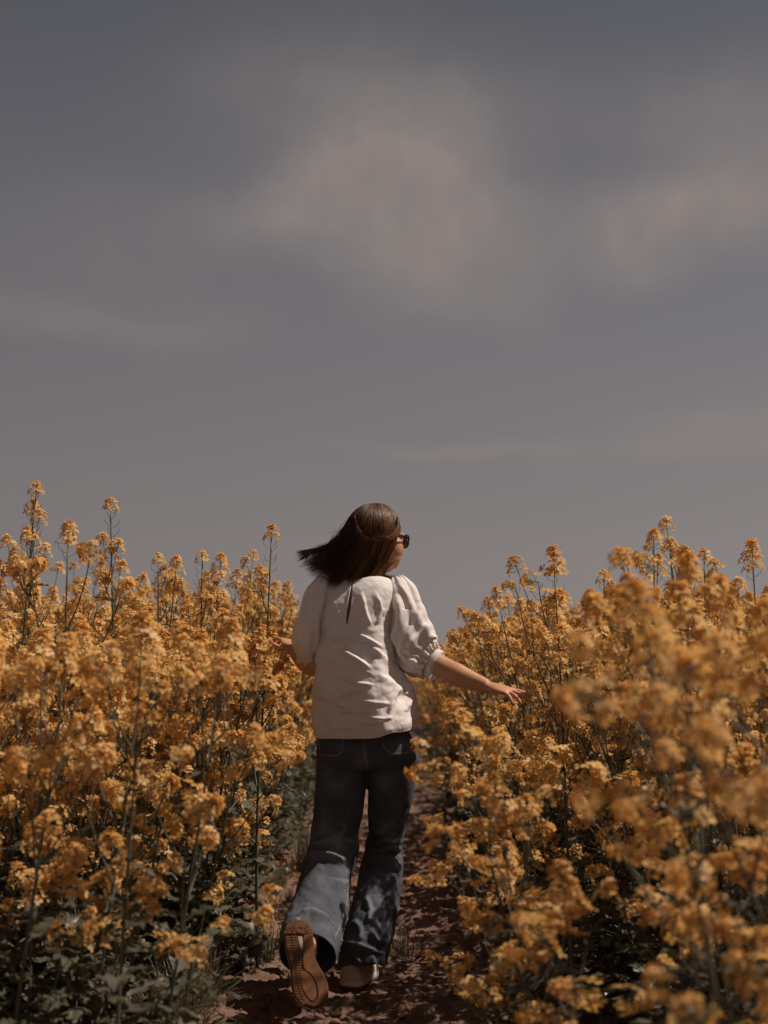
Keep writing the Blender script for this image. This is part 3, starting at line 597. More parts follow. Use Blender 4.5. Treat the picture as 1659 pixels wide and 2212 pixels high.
# ---- shoes
zy = [525, 535, 560, 600, 660, 750, 850, 920, 980, 1040, 1100, 1150, 1200, 1250, 1300, 1335, 1350]
zl = [335, 295, 252, 230, 225, 228, 245, 258, 265, 262, 262, 265, 275, 295, 335, 395, 440]
zr = [395, 428, 462, 484, 494, 495, 490, 505, 530, 562, 588, 596, 597, 590, 565, 530, 480]
ZK = .262 / 825
def zloc(x, y): return ((y - 525) * ZK, (x - 400) * ZK)
def shoe(O, Tt, Md, Up, name_lbl):
    """O heel point on the sole, Tt towards the toe, Md towards the inner side, Up into the shoe"""
    Tt, Md, Up = unit(Tt), unit(Md), unit(Up)
    W = lambda a, b_, h: np.array(O) + a * Tt + b_ * Md + h * Up
    yy = np.linspace(0, 1, 60); ys = np.interp(.5 - .5 * np.cos(yy * math.pi), np.linspace(0, 1, 17), zy) if False else 525 + 825 * (.5 - .5 * np.cos(yy * math.pi))
    le = np.interp(ys, zy, zl); ri = np.interp(ys, zy, zr); le[0] = ri[0] = 365; le[-1] = ri[-1] = 460
    out_ = [zloc(x, y) for x, y in zip(le, ys)] + [zloc(x, y) for x, y in zip(ri[::-1][1:-1], ys[::-1][1:-1])]
    out_ = np.array(out_); cen = np.array([.13, 0])
    def rng_(h, sc, sh=0, sy=None):
        p = (out_ - cen) * np.array([sc, sy or sc]) + cen + np.array([sh, 0]); return np.array([W(a, b_, h) for a, b_ in p])
    e = empty('shoe'); e.parent = person; e.matrix_parent_inverse = Matrix.Translation(-Vector(person.location))
    toe = lambda h, sc, sh, sy, dz: np.array([W(a, b_, h - dz * max(0, (a - .12)) / .14) for a, b_ in ((out_ - cen) * np.array([sc, sy]) + cen + np.array([sh, 0]))])
    u = MB(); u.loft([toe(.014, .975, 0, .97, 0), toe(.028, 1.0, -.001, 1.02, 0), toe(.040, .99, -.002, 1.0, .002), toe(.055, .95, -.006, .92, .008), toe(.068, .88, -.016, .80, .018), toe(.080, .74, -.032, .66, .028), toe(.092, .55, -.055, .56, .03), toe(.100, .44, -.068, .52, .02), toe(.104, .38, -.072, .44, .02)], cap1=True)
    up = u.build('upper', M_SHOE); up.parent = e
    q = MB(); q.loft([toe(.008, .985, 0, .98, 0), toe(.012, 1.015, 0, 1.03, 0), toe(.020, 1.02, 0, 1.04, 0), toe(.030, 1.005, 0, 1.025, 0), toe(.031, .97, 0, .96, 0)]); ms = q.build('midsole', M_WHITE); ms.parent = e
    q = MB(); q.loft([rng_(.0, .95, 0, .93), rng_(.0, .99, 0, .98), rng_(.003, 1.01, 0, 1.02), rng_(.012, 1.015, 0, 1.03), rng_(.015, 1.0, 0, 1.0)], cap0=True); so = q.build('sole', M_GUMD); so.parent = e
    def raised(poly, h, name, mt, mb=None):
        if len(poly) > 6: poly = catmull(list(poly) + [poly[0]], 4 * len(poly))[:-1]
        pts = np.array([zloc(x, y) for x, y in poly]); c = pts.mean(0); own = mb is None; mb = mb or MB(); k = len(pts)
        lo = np.array([W(a, b_, .001) for a, b_ in pts]); hi = np.array([W(a, b_, -h) for a, b_ in (pts - c) * .985 + c])
        mb.add(np.vstack([lo, hi]), [(i, (i + 1) % k, k + (i + 1) % k, k + i) for i in range(k)] + [tuple(range(k, 2 * k))])
        if own: o = mb.build(name, mt, smooth=False); o.parent = so; return o
    raised([(300, 540), (345, 530), (395, 530), (425, 540), (458, 565), (478, 602), (487, 655), (420, 662), (345, 655), (232, 648), (236, 604), (258, 566)], .003, 'heel_pad', M_GUM)
    raised([(405, 672), (489, 668), (486, 800), (483, 880), (500, 935), (525, 990), (555, 1045), (580, 1100), (588, 1150), (588, 1210), (578, 1262), (552, 1305), (505, 1335), (445, 1340), (400, 1325), (350, 1285), (385, 1275), (440, 1312), (490, 1270), (503, 1190), (482, 1095), (435, 1030), (390, 985), (382, 900), (398, 800), (408, 740)], .003, 'tread_band', M_GUM)
    raised([(400, 995), (355, 1012), (348, 1080), (358, 1160), (392, 1238), (440, 1290), (478, 1258), (490, 1185), (468, 1095), (430, 1032)], .0015, 'forefoot_pad', M_GUM)
    raised([(350, 682), (382, 680), (396, 700), (392, 790), (378, 812), (362, 760)], .0012, 'arch_inlay', M_WHITE)
    tb = MB(); y = 670.0
    while y < 1300:
        l_ = np.interp(y, zy, zl) + 9; mi = np.interp(y, [670, 800, 900, 1000, 1100, 1200, 1290], [285, 300, 312, 305, 312, 330, 372]); inn = np.interp(y, [670, 800, 900, 1000, 1100, 1200, 1290], [342, 360, 374, 352, 340, 350, 385])
        for x0, x1 in ((l_, mi - 3), (mi + 3, inn)):
            if x1 - x0 > 8: raised([(x0, y), (x1, y + 4), (x1, y + 20), (x0, y + 16)], .003, '', None, tb)
        y += 24
    o = tb.build('tread_ribs', M_GUM, smooth=False); o.parent = so
    f = bpy.data.curves.new('lettering', 'FONT'); f.body = 'BOSS'; f.size = 1; f.extrude = .03; f.offset = .018; f.align_x = 'CENTER'; f.align_y = 'CENTER'; f.space_character = 1.08
    fo = bpy.data.objects.new('lettering_src', f); COL.objects.link(fo); dg = bpy.context.evaluated_depsgraph_get(); dg.update(); me = bpy.data.meshes.new_from_object(fo.evaluated_get(dg)); bpy.data.objects.remove(fo)
    c = coords(me); w_ = np.ptp(c[:, 0]); hh = np.ptp(c[:, 1]); c[:, 0] *= .070 / w_; c[:, 1] *= .021 / hh; c[:, 1] -= 2.2 * c[:, 0] ** 2 - .002
    a0 = zloc(355, 608)
    vv = np.array([W(a0[0] + y_, a0[1] - x_, -.0030 - (z_ + .03) * .022) for x_, y_, z_ in c]); setco(me, vv); me.name = 'lettering'; me.materials.clear(); me.materials.append(M_GUMD if False else M_GUM)
    o = link('lettering', me, so)
    return e
nS = unit([.10, -.90, .42]); tS = np.array([.055, 0, -1.0]); tS = unit(tS - nS * tS.dot(nS)); mS = np.cross(tS, nS); mS = mS if mS[0] > 0 else -mS
shL = shoe(P(652, 1987, 4.47), tS, mS, -nS, '')
a_ = R(21); tR = np.array([math.sin(a_), math.cos(a_), 0]); mR = np.array([-math.cos(a_), math.sin(a_), 0])
hR = P(744, 2121, 4.92); hR[2] = .004
shR = shoe(hR, tR, mR, np.array([0, 0, 1.0]), '')

# ---- sunglasses
g = empty('sunglasses'); g.parent = person; g.matrix_parent_inverse = Matrix.Translation(-Vector(person.location))
fr = MB()
for s in (-1, 1):
    a = np.arange(41) * 2 * math.pi / 40; x = s * .033 + .029 * np.sign(np.cos(a)) * np.abs(np.cos(a)) ** .6; z = .002 + .0235 * np.sign(np.sin(a)) * np.abs(np.sin(a)) ** .6; y = .102 - .22 * x * x * 6
    loop = np.stack([x, y, z], 1); fr.tube(H(loop), .0026, 8, caps=False)
    ln = MB(); ln.add(np.vstack([H(loop[:-1] * [1, 1, 1]), H(loop[:-1] + [0, .001, 0])]), [tuple(range(40)), tuple(range(79, 39, -1))] + [(i, (i + 1) % 40, 40 + (i + 1) % 40, 40 + i) for i in range(40)]); o = ln.build('lens', M_LENS, smooth=False); o.parent = g
    tm = MB(); tm.tube(H([(s * .0620, .096, .016), (s * .072, .084, .016), (s * .079, .04, .013), (s * .080, -.005, .010), (s * .078, -.03, -.01)]), [.004, .0035, .003, .003, .003], 8); o = tm.build('temple_arm', M_BLACK); o.parent = g
fr.tube(H([(-.006, .103, .008), (0, .105, .011), (.006, .103, .008)]), .0026, 8); o = fr.build('frame', M_BLACK); o.parent = g

# ---- hair
hb = MB(); RX, RY, RZ = .090, .096, .100; HCc = HC + np.array([-0.010, 0, .012]); FA = 180 - 47
def scalp(a, e, off): a, e = math.radians(a), math.radians(e); k = 1.0; return HCc + np.array([(RX + off) * math.cos(e) * math.sin(a), -(RY + off) * math.cos(e) * math.cos(a), (RZ + off) * math.sin(e)])
TA = [-200, -150, -120, -85, -55, -28, 0, 30, 55, 75, 100]
TX = [720, 690, 668, 655, 674, 712, 752, 786, 810, 824, 830]; TYp = [1256, 1246, 1232, 1214, 1234, 1268, 1288, 1292, 1286, 1268, 1248]; TD = [5.2, 5.18, 5.15, 5.1, 5.06, 5.03, 5.03, 5.04, 5.07, 5.11, 5.14]
def strand(pts, r, tone):
    n = len(pts); hb.tube(pts, r * np.interp(np.linspace(0, 1, n), [0, .1, .75, 1], [.8, 1, .8, .12]), 3, 0, tone, caps=False)
hr = random.Random(3); cnt = 0
locks = [(hr.uniform(-195, 72), hr.gauss(0, 1), hr.random()) for _ in range(150)]
while cnt < 7000:
    a0 = hr.uniform(-198, 66); e0 = hr.triangular(8, 90, 62)
    if hr.random() < .25: e0 = hr.uniform(60, 90)
    cnt += 1; off = hr.uniform(.004, .017) * (1 if e0 > 25 else .8); lk = min(locks, key=lambda q: abs(q[0] - a0 + hr.gauss(0, 5)))
    blow = np.interp(a0, [-200, -60, -20, 15], [1, 1, .4, 0]); el = min(e0 - 4, np.interp(a0, [-200, -60, -20, 20, 75], [12, 14, 2, -14, -20]) + hr.gauss(0, 5)); drift = np.interp(a0, [-200, -100, -40, 0, 40, 66], [10, -6, -10, -2, -8, -24])
    pts = [scalp(a0 + drift * ((t) ** 1.3), e0 + (el - e0) * t, off + .006 * t) for t in np.linspace(0, 1, 8)]
    Lp = pts[-1]; tg = unit(pts[-1] - pts[-2])
    k = a0 * .35 + lk[0] * .65 + hr.gauss(0, 2); tip = P(np.interp(k, TA, TX) + lk[1] * (8 if a0 < -35 else 4) + hr.gauss(0, 1.8), np.interp(k, TA, TYp) + lk[2] * (30 if a0 < -35 else 16) - (15 if a0 < -35 else 8) + hr.gauss(0, 2.2), np.interp(k, TA, TD) + lk[1] * .012 + hr.gauss(0, .006))
    ln = np.linalg.norm(tip - Lp); dT = unit(np.array([-1.0, 0, -.42]) * blow + np.array([-.02, 0, -1.0]) * (1 - blow) + np.array([lk[1] * .07, 0, 0]))
    sh = 1 - (hr.random() ** (1.6 if a0 < -45 else 4)) * .38; tip = Lp + (tip - Lp) * sh
    B1 = Lp + tg * ln * .42; B2 = tip - dT * ln * .36
    for t in np.linspace(.1, 1, 10):
        p = (1 - t) ** 3 * Lp + 3 * (1 - t) ** 2 * t * B1 + 3 * (1 - t) * t * t * B2 + t ** 3 * tip
        pts.append(p)
    jit = np.array([hr.gauss(0, .0012), hr.gauss(0, .0012), 0]); pts = [p + jit * i / 8 for i, p in enumerate(pts)]
    base = .30 + .16 * lk[2] + (.16 if lk[1] > .9 else 0); hl = hr.random()
    tone = base + (.4 if hl > .92 else .18 if hl > .72 else 0) + (.42 * np.clip((a0 + 30) / 60, 0, 1) * (lk[2] > .35) * (.3 + hl))  # strands on the right side lightened: sunlit brown put into their tone
    strand(np.array(pts), .0007 if a0 > -30 else .0006, min(1, tone))
# flyaway ends: the lock carried out to the left and the flick over the right shoulder
for i in range(190):
    t0 = hr.random(); s0 = P(742 + 8 * hr.gauss(0, 1), 1150 + 14 * hr.random(), 5.07); s1 = P(700 + hr.gauss(0, 4), 1180 + 10 * t0, 5.08); s2 = P(668, 1186 + 14 * t0, 5.09); s3 = P(640 + 26 * t0 * hr.random() + hr.gauss(0, 3), 1191 + 26 * t0 + hr.gauss(0, 1.5), 5.09)
    strand(catmull([s0, s1, s2, s3], 14), .0007, .2 + .3 * hr.random())
for i in range(130):
    s0 = P(838 + 6 * hr.gauss(0, 1), 1215, 5.09); s1 = P(822 + hr.gauss(0, 5), 1240 + hr.gauss(0, 3), 5.07); s2 = P(838, 1249 + hr.gauss(0, 2.5), 5.06); s3 = P(862 - 34 * hr.random() ** 2, 1249 + 5 * hr.gauss(0, 1), 5.06)
    strand(catmull([s0, s1, s2, s3], 12), .0007, .3 + .3 * hr.random())
for i in range(26):
    a = hr.uniform(-100, 60); s0 = scalp(a, 50, .02); s1 = scalp(a - 15, 10, .028); s2 = s1 + np.array([-.05 - .06 * hr.random(), 0, .01 - .08 * hr.random()])
    strand(catmull([s0, s1, s2], 10), .0003, .3)
# pinned back lock: strands drawn from the temple and crossing behind the head
HB_ = None
def surf(x_, y_, off=.017):
    a = P(x_, y_, 4.5); dr = unit(P(x_, y_, 5.5) - a); sc_ = np.array([RX + off, RY + off, RZ + off]); o_ = (a - HCc) / sc_; d_ = dr / sc_; A = d_.dot(d_); B = 2 * o_.dot(d_); C_ = o_.dot(o_) - 1; D = B * B - 4 * A * C_
    t = (-B - math.sqrt(D)) / (2 * A) if D > 0 else -B / (2 * A); return a + dr * t
for (line, n, wd, tn) in (([(863, 1126), (858, 1146), (840, 1157), (812, 1161), (790, 1170), (778, 1178)], 300, 6.5, .78), ([(861, 1140), (848, 1160), (820, 1167), (797, 1163), (780, 1152), (768, 1140)], 160, 4.5, .8), ([(770, 1129), (772, 1140), (780, 1151), (794, 1166), (812, 1176)], 220, 6.5, .8),
                         ([(757, 1150), (766, 1160), (782, 1165), (800, 1164)], 60, 2.5, .75), ([(756, 1166), (770, 1171), (786, 1170), (800, 1163)], 50, 2.5, .75), ([(782, 1174), (790, 1168), (802, 1164)], 50, 3, .8)):
    for i in range(n):
        o1, o2, ph = hr.gauss(0, wd), hr.gauss(0, wd), hr.uniform(0, 1); q = []
        cp = catmull(line, 16)
        for j, (x_, y_) in enumerate(cp):
            s = j / 15; w_ = (o1 * (1 - s) + o2 * s) * (1 - .55 * math.sin(math.pi * s)); q.append(surf(x_ + w_ * .25, y_ + w_, .019 + .005 * math.sin(ph * 6 + s * 5) + .004))
        strand(np.array(q), .0007, min(1, tn * (.55 + .6 * hr.random())))
# dark underlayer over the scalp
def face_zone(a, e): da = (a - FA + 180) % 360 - 180; return abs(da) < 76 and e < 38
vs = []; fs = []; na, ne = 60, 26
for j in range(ne + 1):
    for i in range(na): vs.append(scalp(i * 360 / na, -38 + 128 * j / ne, .004))
for j in range(ne):
    for i in range(na):
        if not face_zone(i * 360 / na, -38 + 128 * (j + .5) / ne): fs.append((j * na + i, j * na + (i + 1) % na, (j + 1) * na + (i + 1) % na, (j + 1) * na + i))
hb.add(vs, fs, 0, .1)
hair = hb.build('hair', M_HAIR); adopt(hair)
# children of re-parented parts keep world places
for o in person.children_recursive:
    if o.parent is not person: o.matrix_parent_inverse = Matrix()

# ------------------------------------------------------------------ rapeseed plants
pr = random.Random(21)
def rotm(ax, ang): return np.array(Matrix.Rotation(ang, 3, Vector(ax)))
def frame_z(d):
    d = unit(d); u = unit(np.cross([0, 1, 0] if abs(d[1]) < .9 else [1, 0, 0], d)); return np.stack([u, np.cross(d, u), d], 1)
PET = np.array([(0, 0, 0), (.0030, -.0014, .0012), (.0030, .0014, .0012), (.0062, -.0036, .0014), (.0062, .0036, .0014), (.0098, -.0026, -.0004), (.0098, .0026, -.0004), (.0062, 0, .0004), (.0104, 0, -.0012)])
PETF = [(0, 1, 2), (1, 3, 7), (1, 7, 2), (2, 7, 4), (3, 5, 8, 7), (7, 8, 6, 4)]
def flower(mb, c, d, size, r, openness=1.0):
    F = frame_z(d); sp = r.uniform(0, 1.57); t = np.clip(r.gauss(.55, .2), 0, 1)
    for k in range(4):
        a = sp + k * math.pi / 2 + r.gauss(0, .1); lift = r.gauss(.35, .18) + (1 - openness) * .9; ca, sa, cl, sl = math.cos(a), math.sin(a), math.cos(lift), math.sin(lift)
        p = PET * size * r.uniform(.9, 1.12); x = p[:, 0] * cl - p[:, 2] * sl; z = p[:, 0] * sl + p[:, 2] * cl; y = p[:, 1] * 1.15
        q = np.stack([x * ca - y * sa, x * sa + y * ca, z], 1) @ F.T + c; mb.add(q, PETF, 0, float(np.clip(t + r.gauss(0, .12), 0, 1)))
def budd(mb, c, d, s, r):
    F = frame_z(d); v = np.array([(1, 0, 0), (0, 1, 0), (-1, 0, 0), (0, -1, 0), (0, 0, -1.2), (0, 0, 1.6)]) * [.0016 * s, .0016 * s, .0019 * s]
    mb.add(v @ F.T + c, [(0, 1, 5), (1, 2, 5), (2, 3, 5), (3, 0, 5), (1, 0, 4), (2, 1, 4), (3, 2, 4), (0, 3, 4)], 1, r.random())
def head(seed, n, h, wide, size=1.0):
    """one raceme: open flowers round a dome with buds on top"""
    r = random.Random(seed); mb = MB()
    gap = r.uniform(0, 6)
    mb.tube([(0, 0, -.004), (0, 0, h * .5), (r.gauss(0, .002), 0, h)], [.0014, .0012, .0008], 4, 2, .5)
    for i in range(n):
        t = (i + .5) / n; a = i * 2.39996 + r.gauss(0, .25); e = math.radians(8 + 66 * t ** 1.2 + r.gauss(0, 9)); ln = wide * (1.0 - .45 * t) * r.uniform(.75, 1.1)
        if t < .6 and math.cos(a - gap) > .75 and r.random() < .7: continue
        d = np.array([math.cos(e) * math.cos(a), math.cos(e) * math.sin(a), math.sin(e)]); p0 = np.array([0, 0, h * t ** .8]); p1 = p0 + d * ln + [0, 0, -.002]
        mb.tube([p0, p1], .0006, 3, 2, .5, caps=False); flower(mb, p1, unit(d + [0, 0, .35]), size * r.uniform(.9, 1.15), r)
    for i in range(9):
        a = i * 2.4; rr = .0045 * math.sqrt(i / 9); budd(mb, np.array([rr * math.cos(a), rr * math.sin(a), h + .004 - rr * .4]), [rr * 50 * math.cos(a), rr * 50 * math.sin(a), 1], 1.0, r)
    return mb
HEADS = [head(100 + k, n, h, w * 1.12, s) for k, (n, h, w, s) in enumerate([(23, .034, .026, 1.18), (27, .046, .028, 1.2), (19, .030, .024, 1.15), (30, .062, .028, 1.2), (14, .026, .021, 1.15), (25, .054, .025, 1.18), (20, .036, .030, 1.22), (33, .070, .029, 1.22)])]
HM_MATS = [M_PETAL, M_BUD, M_STEM]
HEAD_ME = [h.mesh('flower_head', HM_MATS) for h in HEADS]
for me in HEAD_ME: me.polygons.foreach_set('use_smooth', np.zeros(len(me.polygons), bool))
def pods(mb, p, ax_dir, s, r, ln):
    """thin seed pod standing off the stalk and curving up"""
    a = s * 2.4 + r.gauss(0, .3); F = frame_z(ax_dir); o = F @ np.array([math.cos(a), math.sin(a), 0]); ax_dir = unit(ax_dir)
    q = [p, p + o * ln * .42 + ax_dir * ln * .12, p + o * ln * .72 + ax_dir * ln * .42, p + o * ln * .82 + ax_dir * ln * .85]; mb.tube(q, [.0006, .0008, .0010, .0003], 3, 0, .5, caps=False)
def leafmesh(mb, base, d, up, L_, W_, r, tone, lobes=True):
    """lobed, wavy leaf blade drooping towards its tip"""
    d = unit(d); n = unit(np.array(up) - d * np.dot(up, d)); s = np.cross(n, d); K = 9; v = []; ph = r.uniform(0, 6); droop = r.uniform(.15, .6); cup = r.uniform(-.1, .35)
    v0 = np.array(base)
    for i in range(K):
        t = i / (K - 1); w = W_ * (math.sin(math.pi * min(1, .12 + .88 * t) ** .85) ** .8) * (.55 + .45 * t if lobes else 1)
        if lobes: w *= 1 + .32 * math.cos(i * math.pi + ph * .2) * (1 - t * .3)
        w = max(w, .0015); c = v0 + d * (L_ * t) * (1 - .18 * droop * t) - np.array([0, 0, 1]) * droop * L_ * .55 * t * t
        for q in (-1, -.5, 0, .5, 1):
            v.append(c + s * (w * q) + n * (cup * w * abs(q) + .014 * W_ / .05 * math.sin(ph + i * 1.9 + q * 2.6) * abs(q)))
    f = [(i * 5 + j, i * 5 + j + 1, (i + 1) * 5 + j + 1, (i + 1) * 5 + j) for i in range(K - 1) for j in range(4)]
    mb.add(v, f, 0, np.clip([tone + (.2 if k % 5 == 2 else r.gauss(0, .05)) for k in range(len(v))], 0, .84) if tone < .85 else tone)
def make_proto(seed, H_, nb, low, bare=0.0, leafn=11, leafs=1.0, lean=0):
    """a plant 1 unit = 1 m; returns stem mesh builder, foliage builder, head placements"""
    r = random.Random(seed); st = MB(); fo = MB(); hd = []
    k0 = r.uniform(0, 6); top = np.array([r.gauss(0, .03) + lean, r.gauss(0, .03), H_])
    ctl = [np.zeros(3), np.array([top[0] * .15 + r.gauss(0, .01), r.gauss(0, .01), H_ * .35]), np.array([top[0] * .5, top[1] * .5, H_ * .7]), top]
    ms = catmull(ctl, 14); st.tube(ms, np.linspace(.0065, .0020, 14), 6, 0, .5)
    def at(t): x = t * 13; i = min(12, int(x)); return ms[i] + (ms[i + 1] - ms[i]) * (x - i)
    hd.append((top, unit(ms[-1] - ms[-2]), r.choice([0, 2, 4]) if bare else r.choice([1, 3, 5, 7]), .95 if bare else r.uniform(1.0, 1.25)))
    # pods under the leading raceme
    pl = bare if bare else r.uniform(.04, .12)
    for i in range(int(pl / .011)):
        t = 1 - (.012 + i * .011) / H_; pods(st, at(t), ms[-1] - ms[-3], i, r, r.uniform(.028, .045))
    for i in range(nb):
        t0 = low + (.80 - low) * i / max(1, nb - 1) + r.gauss(0, .015); a = k0 + i * 2.4 + r.gauss(0, .3); p0 = at(np.clip(t0, .08, .9)); o = np.array([math.cos(a), math.sin(a), 0])
        zt = min(H_ * (1 - bare * .75) * r.uniform(.93, .99), p0[2] + r.uniform(.22, .48)) if i > nb * .45 else p0[2] + r.uniform(.16, .40); dz = max(.08, zt - p0[2]); ou = dz * r.uniform(.32, .62)
        p3 = p0 + o * ou + [0, 0, dz]; br = catmull([p0, p0 + o * ou * .42 + [0, 0, dz * .28], p0 + o * ou * .8 + [0, 0, dz * .65], p3], 9); st.tube(br, np.linspace(.0032, .0014, 9), 5, 0, .5, caps=False)
        hd.append((p3, unit(br[-1] - br[-2] + np.array([r.gauss(0, .1), r.gauss(0, .1), 0])), r.randrange(8), r.uniform(.85, 1.2)))
        for j in range(r.randint(2, 8)):
            u = br[-1] - unit(br[-1] - br[-2]) * (.010 + j * .010); pods(st, u, br[-1] - br[-2], j, r, r.uniform(.02, .035))
        for j in range(r.choice([0, 1, 2])):
            q0 = br[r.choice([4, 5, 6])]; a2 = a + r.choice([-1, 1]) * r.uniform(.5, 1.4); o2 = np.array([math.cos(a2), math.sin(a2), 0]); l2 = r.uniform(.07, .17); q1 = q0 + o2 * l2 * .5 + [0, 0, l2]
            st.tube(catmull([q0, q0 + o2 * l2 * .3 + [0, 0, l2 * .4], q1], 5), np.linspace(.0018, .0010, 5), 4, 0, .5, caps=False); hd.append((q1, unit([o2[0] * .35, o2[1] * .35, 1]), r.choice([0, 2, 4, 6]), r.uniform(.7, 1.0)))
        # small clasping leaf at the fork
        tn = float(np.clip(r.gauss(.5, .18), 0, .84)); leafmesh(fo, p0, o + [0, 0, r.uniform(.1, .8)], [0, 0, 1], r.uniform(.05, .11), r.uniform(.010, .020), r, tn, False)
    for i in range(leafn):
        z = r.uniform(.04, .66) if i > 2 else r.uniform(.02, .15); a = r.uniform(0, 6.28); o = np.array([math.cos(a), math.sin(a), r.uniform(.05, .9)]); p0 = at(z / H_); pl_ = r.uniform(.02, .10)
        q = p0 + unit(o) * pl_; fo_stalk = [p0, q]; st.tube(fo_stalk, .0016, 4, 0, .5, caps=False)
        tn = float(np.clip(r.gauss(.5, .2), 0, .84));
        if z < .12 and r.random() < .10: tn = r.uniform(.9, 1)
        s = leafs * (1.35 - z * 1.1); leafmesh(fo, q, o, [0, 0, 1], r.uniform(.10, .20) * s, r.uniform(.026, .050) * s, r, tn)
    return st, fo, hd
PROTO = []
specs = [(1.42, 9, .38, 0, 24), (1.36, 9, .34, 0, 26), (1.45, 8, .44, 0, 24), (1.40, 11, .26, 0, 27), (1.38, 10, .18, 0, 27), (1.43, 10, .42, 0, 24), (1.30, 9, .14, 0, 27), (1.62, 9, .30, .34, 16), (1.58, 8, .32, .30, 16), (1.40, 8, .36, .16, 16)]
for k, (H_, nb, low, bare, ln) in enumerate(specs):
    st, fo, hd = make_proto(500 + k, H_, nb, low, bare, ln)
    PROTO.append(dict(H=H_, st=st.mesh('stem', [M_STEM]), fo=fo.mesh('foliage', [M_LEAF]), hd=hd, mbs=(st, fo)))
# ---- where the plants stand
SIL = [(0, 1130), (60, 1150), (150, 1165), (220, 1250), (300, 1215), (420, 1205), (500, 1250), (600, 1262), (690, 1300), (760, 1345), (850, 1385), (940, 1388), (1010, 1400), (1050, 1392), (1120, 1345), (1200, 1280), (1250, 1245), (1330, 1290), (1400, 1210), (1480, 1215), (1560, 1265), (1659, 1235)]
sx_, sy_ = zip(*SIL)
def px_of(x, y, z):
    a, b_ = to_px(np.array([[x, y, z]], float)); return a[0], b_[0]
def topz(x, y):
    """how high the crop stands here"""
    X, _ = px_of(x, y, 1.2); lim = float(np.interp(X, sx_, sy_))
    if y < 5.5: lim = max(lim, float(np.interp(X, [840, 870, 1215, 1320], [1380, 1545, 1545, 1290])))
    if y < 5.35 and x < 0: lim = max(lim, float(np.interp(X, [420, 500, 670, 710], [1250, 1440, 1440, 1300])))
    return float(P(X, lim, y)[2])
sp = random.Random(5); SPOTS = []
def allowed(x, y):
    l = -.60 + .05 * math.sin(y * 2.1); rgt = .56 + .05 * math.sin(y * 1.7 + 1)
    if y > 21: l += min(.5, (y - 21) * .08)
    return x < l or x > rgt
y = 2.15
while y < 40:
    st_ = .28 if y < 3.4 else .25 if y < 7 else .25 if y < 12 else .36 if y < 20 else .55
    X = -st_ * 40
    hw = y * .30 + .9
    x = -hw
    while x < hw:
        xx = x + sp.uniform(-.45, .45) * st_; yy = y + sp.uniform(-.45, .45) * st_
        x += st_
        if not allowed(xx, yy): continue
        if yy < 2.6 and abs(xx) < .42: continue
        if xx < 0 and yy < 3.15: continue
        SPOTS.append([xx, yy])
    y += st_
HERO = [(38, 4.9, 1040, 7), (66, 5.0, 1085, 8), (263, 5.0, 1088, 7), (345, 5.1, 1196, 9), (428, 5.0, 1192, 9), (566, 5.3, 1142, 8), (150, 4.3, 1158, 1), (1405, 4.6, 1168, 5), (1478, 4.9, 1172, 8), (1320, 5.0, 1236, 7), (1228, 4.5, 1226, 2), (1640, 4.4, 1208, 0), (1470, 3.2, 1238, 5), (1125, 7.0, 1290, 9), (1510, 4.6, 1190, 9)]
PL = []
for X, Y, top, k in HERO: p = P(X, top, Y); PL.append(dict(x=p[0], y=Y, H=p[2], k=k, hero=True))
LEAN = [(.41, 3.55, .93, 6, -.24), (.39, 3.2, .78, 4, -.22), (.38, 3.75, .62, 6, -.25), (.49, 4.0, .86, 1, -.17), (.42, 2.8, .62, 4, -.14)]
for x, y, H_, k, tl in LEAN: PL.append(dict(x=x, y=y, H=H_, k=k, hero=False, edge=True, tilt=tl, lean=True))
def visible(x, y):
    a, _ = px_of(x, y, 1.0); m = .28 * 3072 / y; return -m < a < 1659 + m
for x, y in SPOTS:
    tz = topz(x, y); H_ = min(tz + .02, sp.gauss(1.43, .09)) - abs(sp.gauss(0, .07)); 
    if y < 4 and x > 0: H_ = min(H_, .98 + (tz - 1) * .75 + sp.gauss(0, .05)) * (.72 if sp.random() < .3 else 1)
   
    H_ = max(.62, H_); k = sp.choice([0, 1, 2, 3, 4, 5, 6, 9]) 
    if x < -.95 and y < 6: k = sp.choice([0, 3, 4, 1, 5, 3])
    edge = (x < 0 and x > -1.0) or (x > 0 and x < .85)
    if edge: k = sp.choice([0, 1, 3, 4, 5, 6]) if x < 0 else sp.choice([1, 3, 4, 6, 6])
    PL.append(dict(x=x, y=y, H=H_, k=k, hero=False, edge=edge))
cand = [p for p in PL if visible(p['x'], p['y'])]
cand.sort(key=lambda p: (not (p['hero'] or p.get('lean')), p['y'] + (0 if p.get('edge') else .9 * (abs(p['x']) - .6))))
IND = cand[:298]; ids = set(id(p) for p in IND); REST = [p for p in PL if id(p) not in ids]
def place(p):
    s = p['H'] / PROTO[p['k']]['H']; tilt = 0
    if 'tilt' in p: tilt = p['tilt']
    elif p['y'] > 12: tilt = sp.gauss(0, .06)
    elif p.get('edge'): tilt = sp.uniform(.02, .20) * (1 if p['x'] < 0 else -1)
    else: tilt = sp.gauss(.17, .13) if p['x'] < 0 else sp.gauss(-.15, .12)
    if p['hero']: return Euler((sp.gauss(0, .01), sp.gauss(0, .012), sp.uniform(0, 6.28))), s
    return (Matrix.Rotation(tilt, 4, 'Y') @ Matrix.Rotation(sp.gauss(0, .05), 4, 'X') @ Matrix.Rotation(sp.uniform(0, 6.28), 4, 'Z')).to_euler(), s
